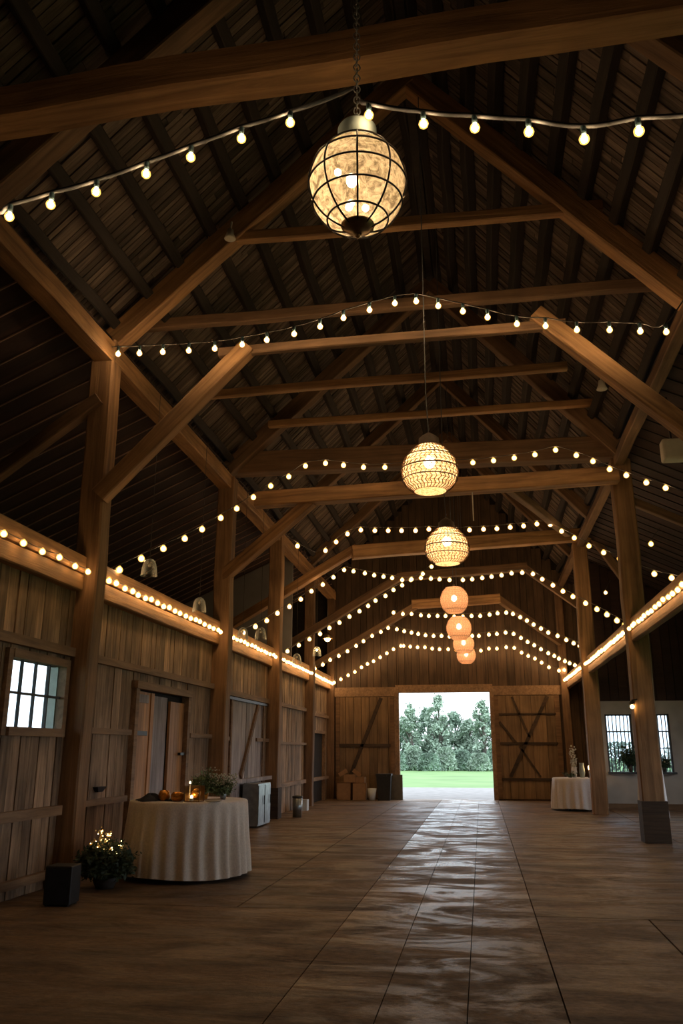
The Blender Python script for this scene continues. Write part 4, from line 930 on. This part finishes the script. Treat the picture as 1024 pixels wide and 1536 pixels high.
# far table things
p = Vector((2.55, 21.75, .755)); o = empty('candle', p, 'lit candle in a dark holder on the far white table', 'candle')
mb = MB(); mb.lathe([(.001, 0), (.05, 0), (.05, .01), (.015, .03), (.015, .1), (.001, .1)], 14); mb.build('holder', M['iron'], o)
mb = MB(); mb.lathe([(.001, .1), (.02, .1), (.02, .17), (.001, .17)], 12); mb.build('wax', M['cream'], o)
mb = MB(); mb.ball((0, 0, 0), .03, 10, 8, 1.9); mb.build('flame', M['flame'], o, (0, 0, .23))
bouquet((2.2, 21.85, .755), 'pale dried plume arrangement on the far white table', .09, .78, 200, 'palebloom', 30, 'palebloom', .02, 21, (.07, .25, 'cream'), leafs=(.02, .04), hb=(.3, .95))
bouquet((2.1, 21.7, .755), 'low dark greenery at the foot of the pale plumes', .2, .17, 300, 'darkleaf', 0, 'palebloom', .01, 22)
o = empty('glass_vase', (2.38, 21.8, .755), 'pale frosted vase between plumes and lit candle', 'vase')
mb = MB(); mb.lathe([(.001, 0), (.05, 0), (.07, .12), (.05, .3), (.06, .34), (.05, .34), (.04, .3), (.001, .03)], 20); mb.build('body', M['capgrey'], o, smooth=True)
bouquet((3.58, YW-.12, .88), 'dark bouquet silhouetted on the sill of the left aisle window', .24, .62, 900, 'darkleaf', 26, 'darkleaf', .035, 23, (.06, .2, 'pot'), ry=.3, leafs=(.03, .06))
bouquet((4.35, YW-.12, .88), 'dark bouquet on the sill of the right aisle window', .2, .42, 600, 'darkleaf', 12, 'palebloom', .02, 24, (.06, .15, 'pot'), ry=.3, leafs=(.03, .05))

# ------------------------------------------------------------ daylight
w = bpy.data.worlds.new('world'); SC.world = w; w.use_nodes = True; nt = w.node_tree; nt.nodes.clear()
o = N(nt, 'ShaderNodeOutputWorld'); b = N(nt, 'ShaderNodeBackground'); tc = N(nt, 'ShaderNodeTexCoord'); nz = N(nt, 'ShaderNodeTexNoise'); nz.inputs['Scale'].default_value = 2.5; nz.inputs['Detail'].default_value = 4
r = N(nt, 'ShaderNodeValToRGB'); r.color_ramp.elements[0].color = (.74, .86, 1, 1); r.color_ramp.elements[1].color = (.93, .97, 1, 1); r.color_ramp.elements[0].position = .35; r.color_ramp.elements[1].position = .65
nt.links.new(tc.outputs['Generated'], nz.inputs['Vector']); nt.links.new(nz.outputs[0], r.inputs[0]); nt.links.new(r.outputs[0], b.inputs[0]); b.inputs[1].default_value = 2.3
nt.links.new(b.outputs[0], o.inputs[0])
# light portals tell the sampler where the sky comes in
def portal(loc, rot, sx, sy):
    l = bpy.data.lights.new('portal', 'AREA'); l.shape = 'RECTANGLE'; l.size = sx; l.size_y = sy; l.cycles.is_portal = True
    q = bpy.data.objects.new('daylight_portal', l); C.objects.link(q); q.location = loc; q.rotation_euler = rot
portal(((opening[0]+opening[1])/2, YE+.2, 1.53), (-pi/2, 0, 0), 2.72, 3.07)

SC.view_settings.view_transform = 'Standard'; SC.view_settings.look = 'None'; SC.view_settings.gamma = 1; SC.view_settings.use_curve_mapping = False
SC.view_settings.exposure = .6
cy = SC.cycles
cy.use_denoising = True; cy.max_bounces = 8; cy.diffuse_bounces = 4; cy.glossy_bounces = 3; cy.transmission_bounces = 6; cy.transparent_max_bounces = 12
cy.sample_clamp_indirect = 4; cy.use_light_tree = True; cy.caustics_reflective = False; cy.caustics_refractive = False
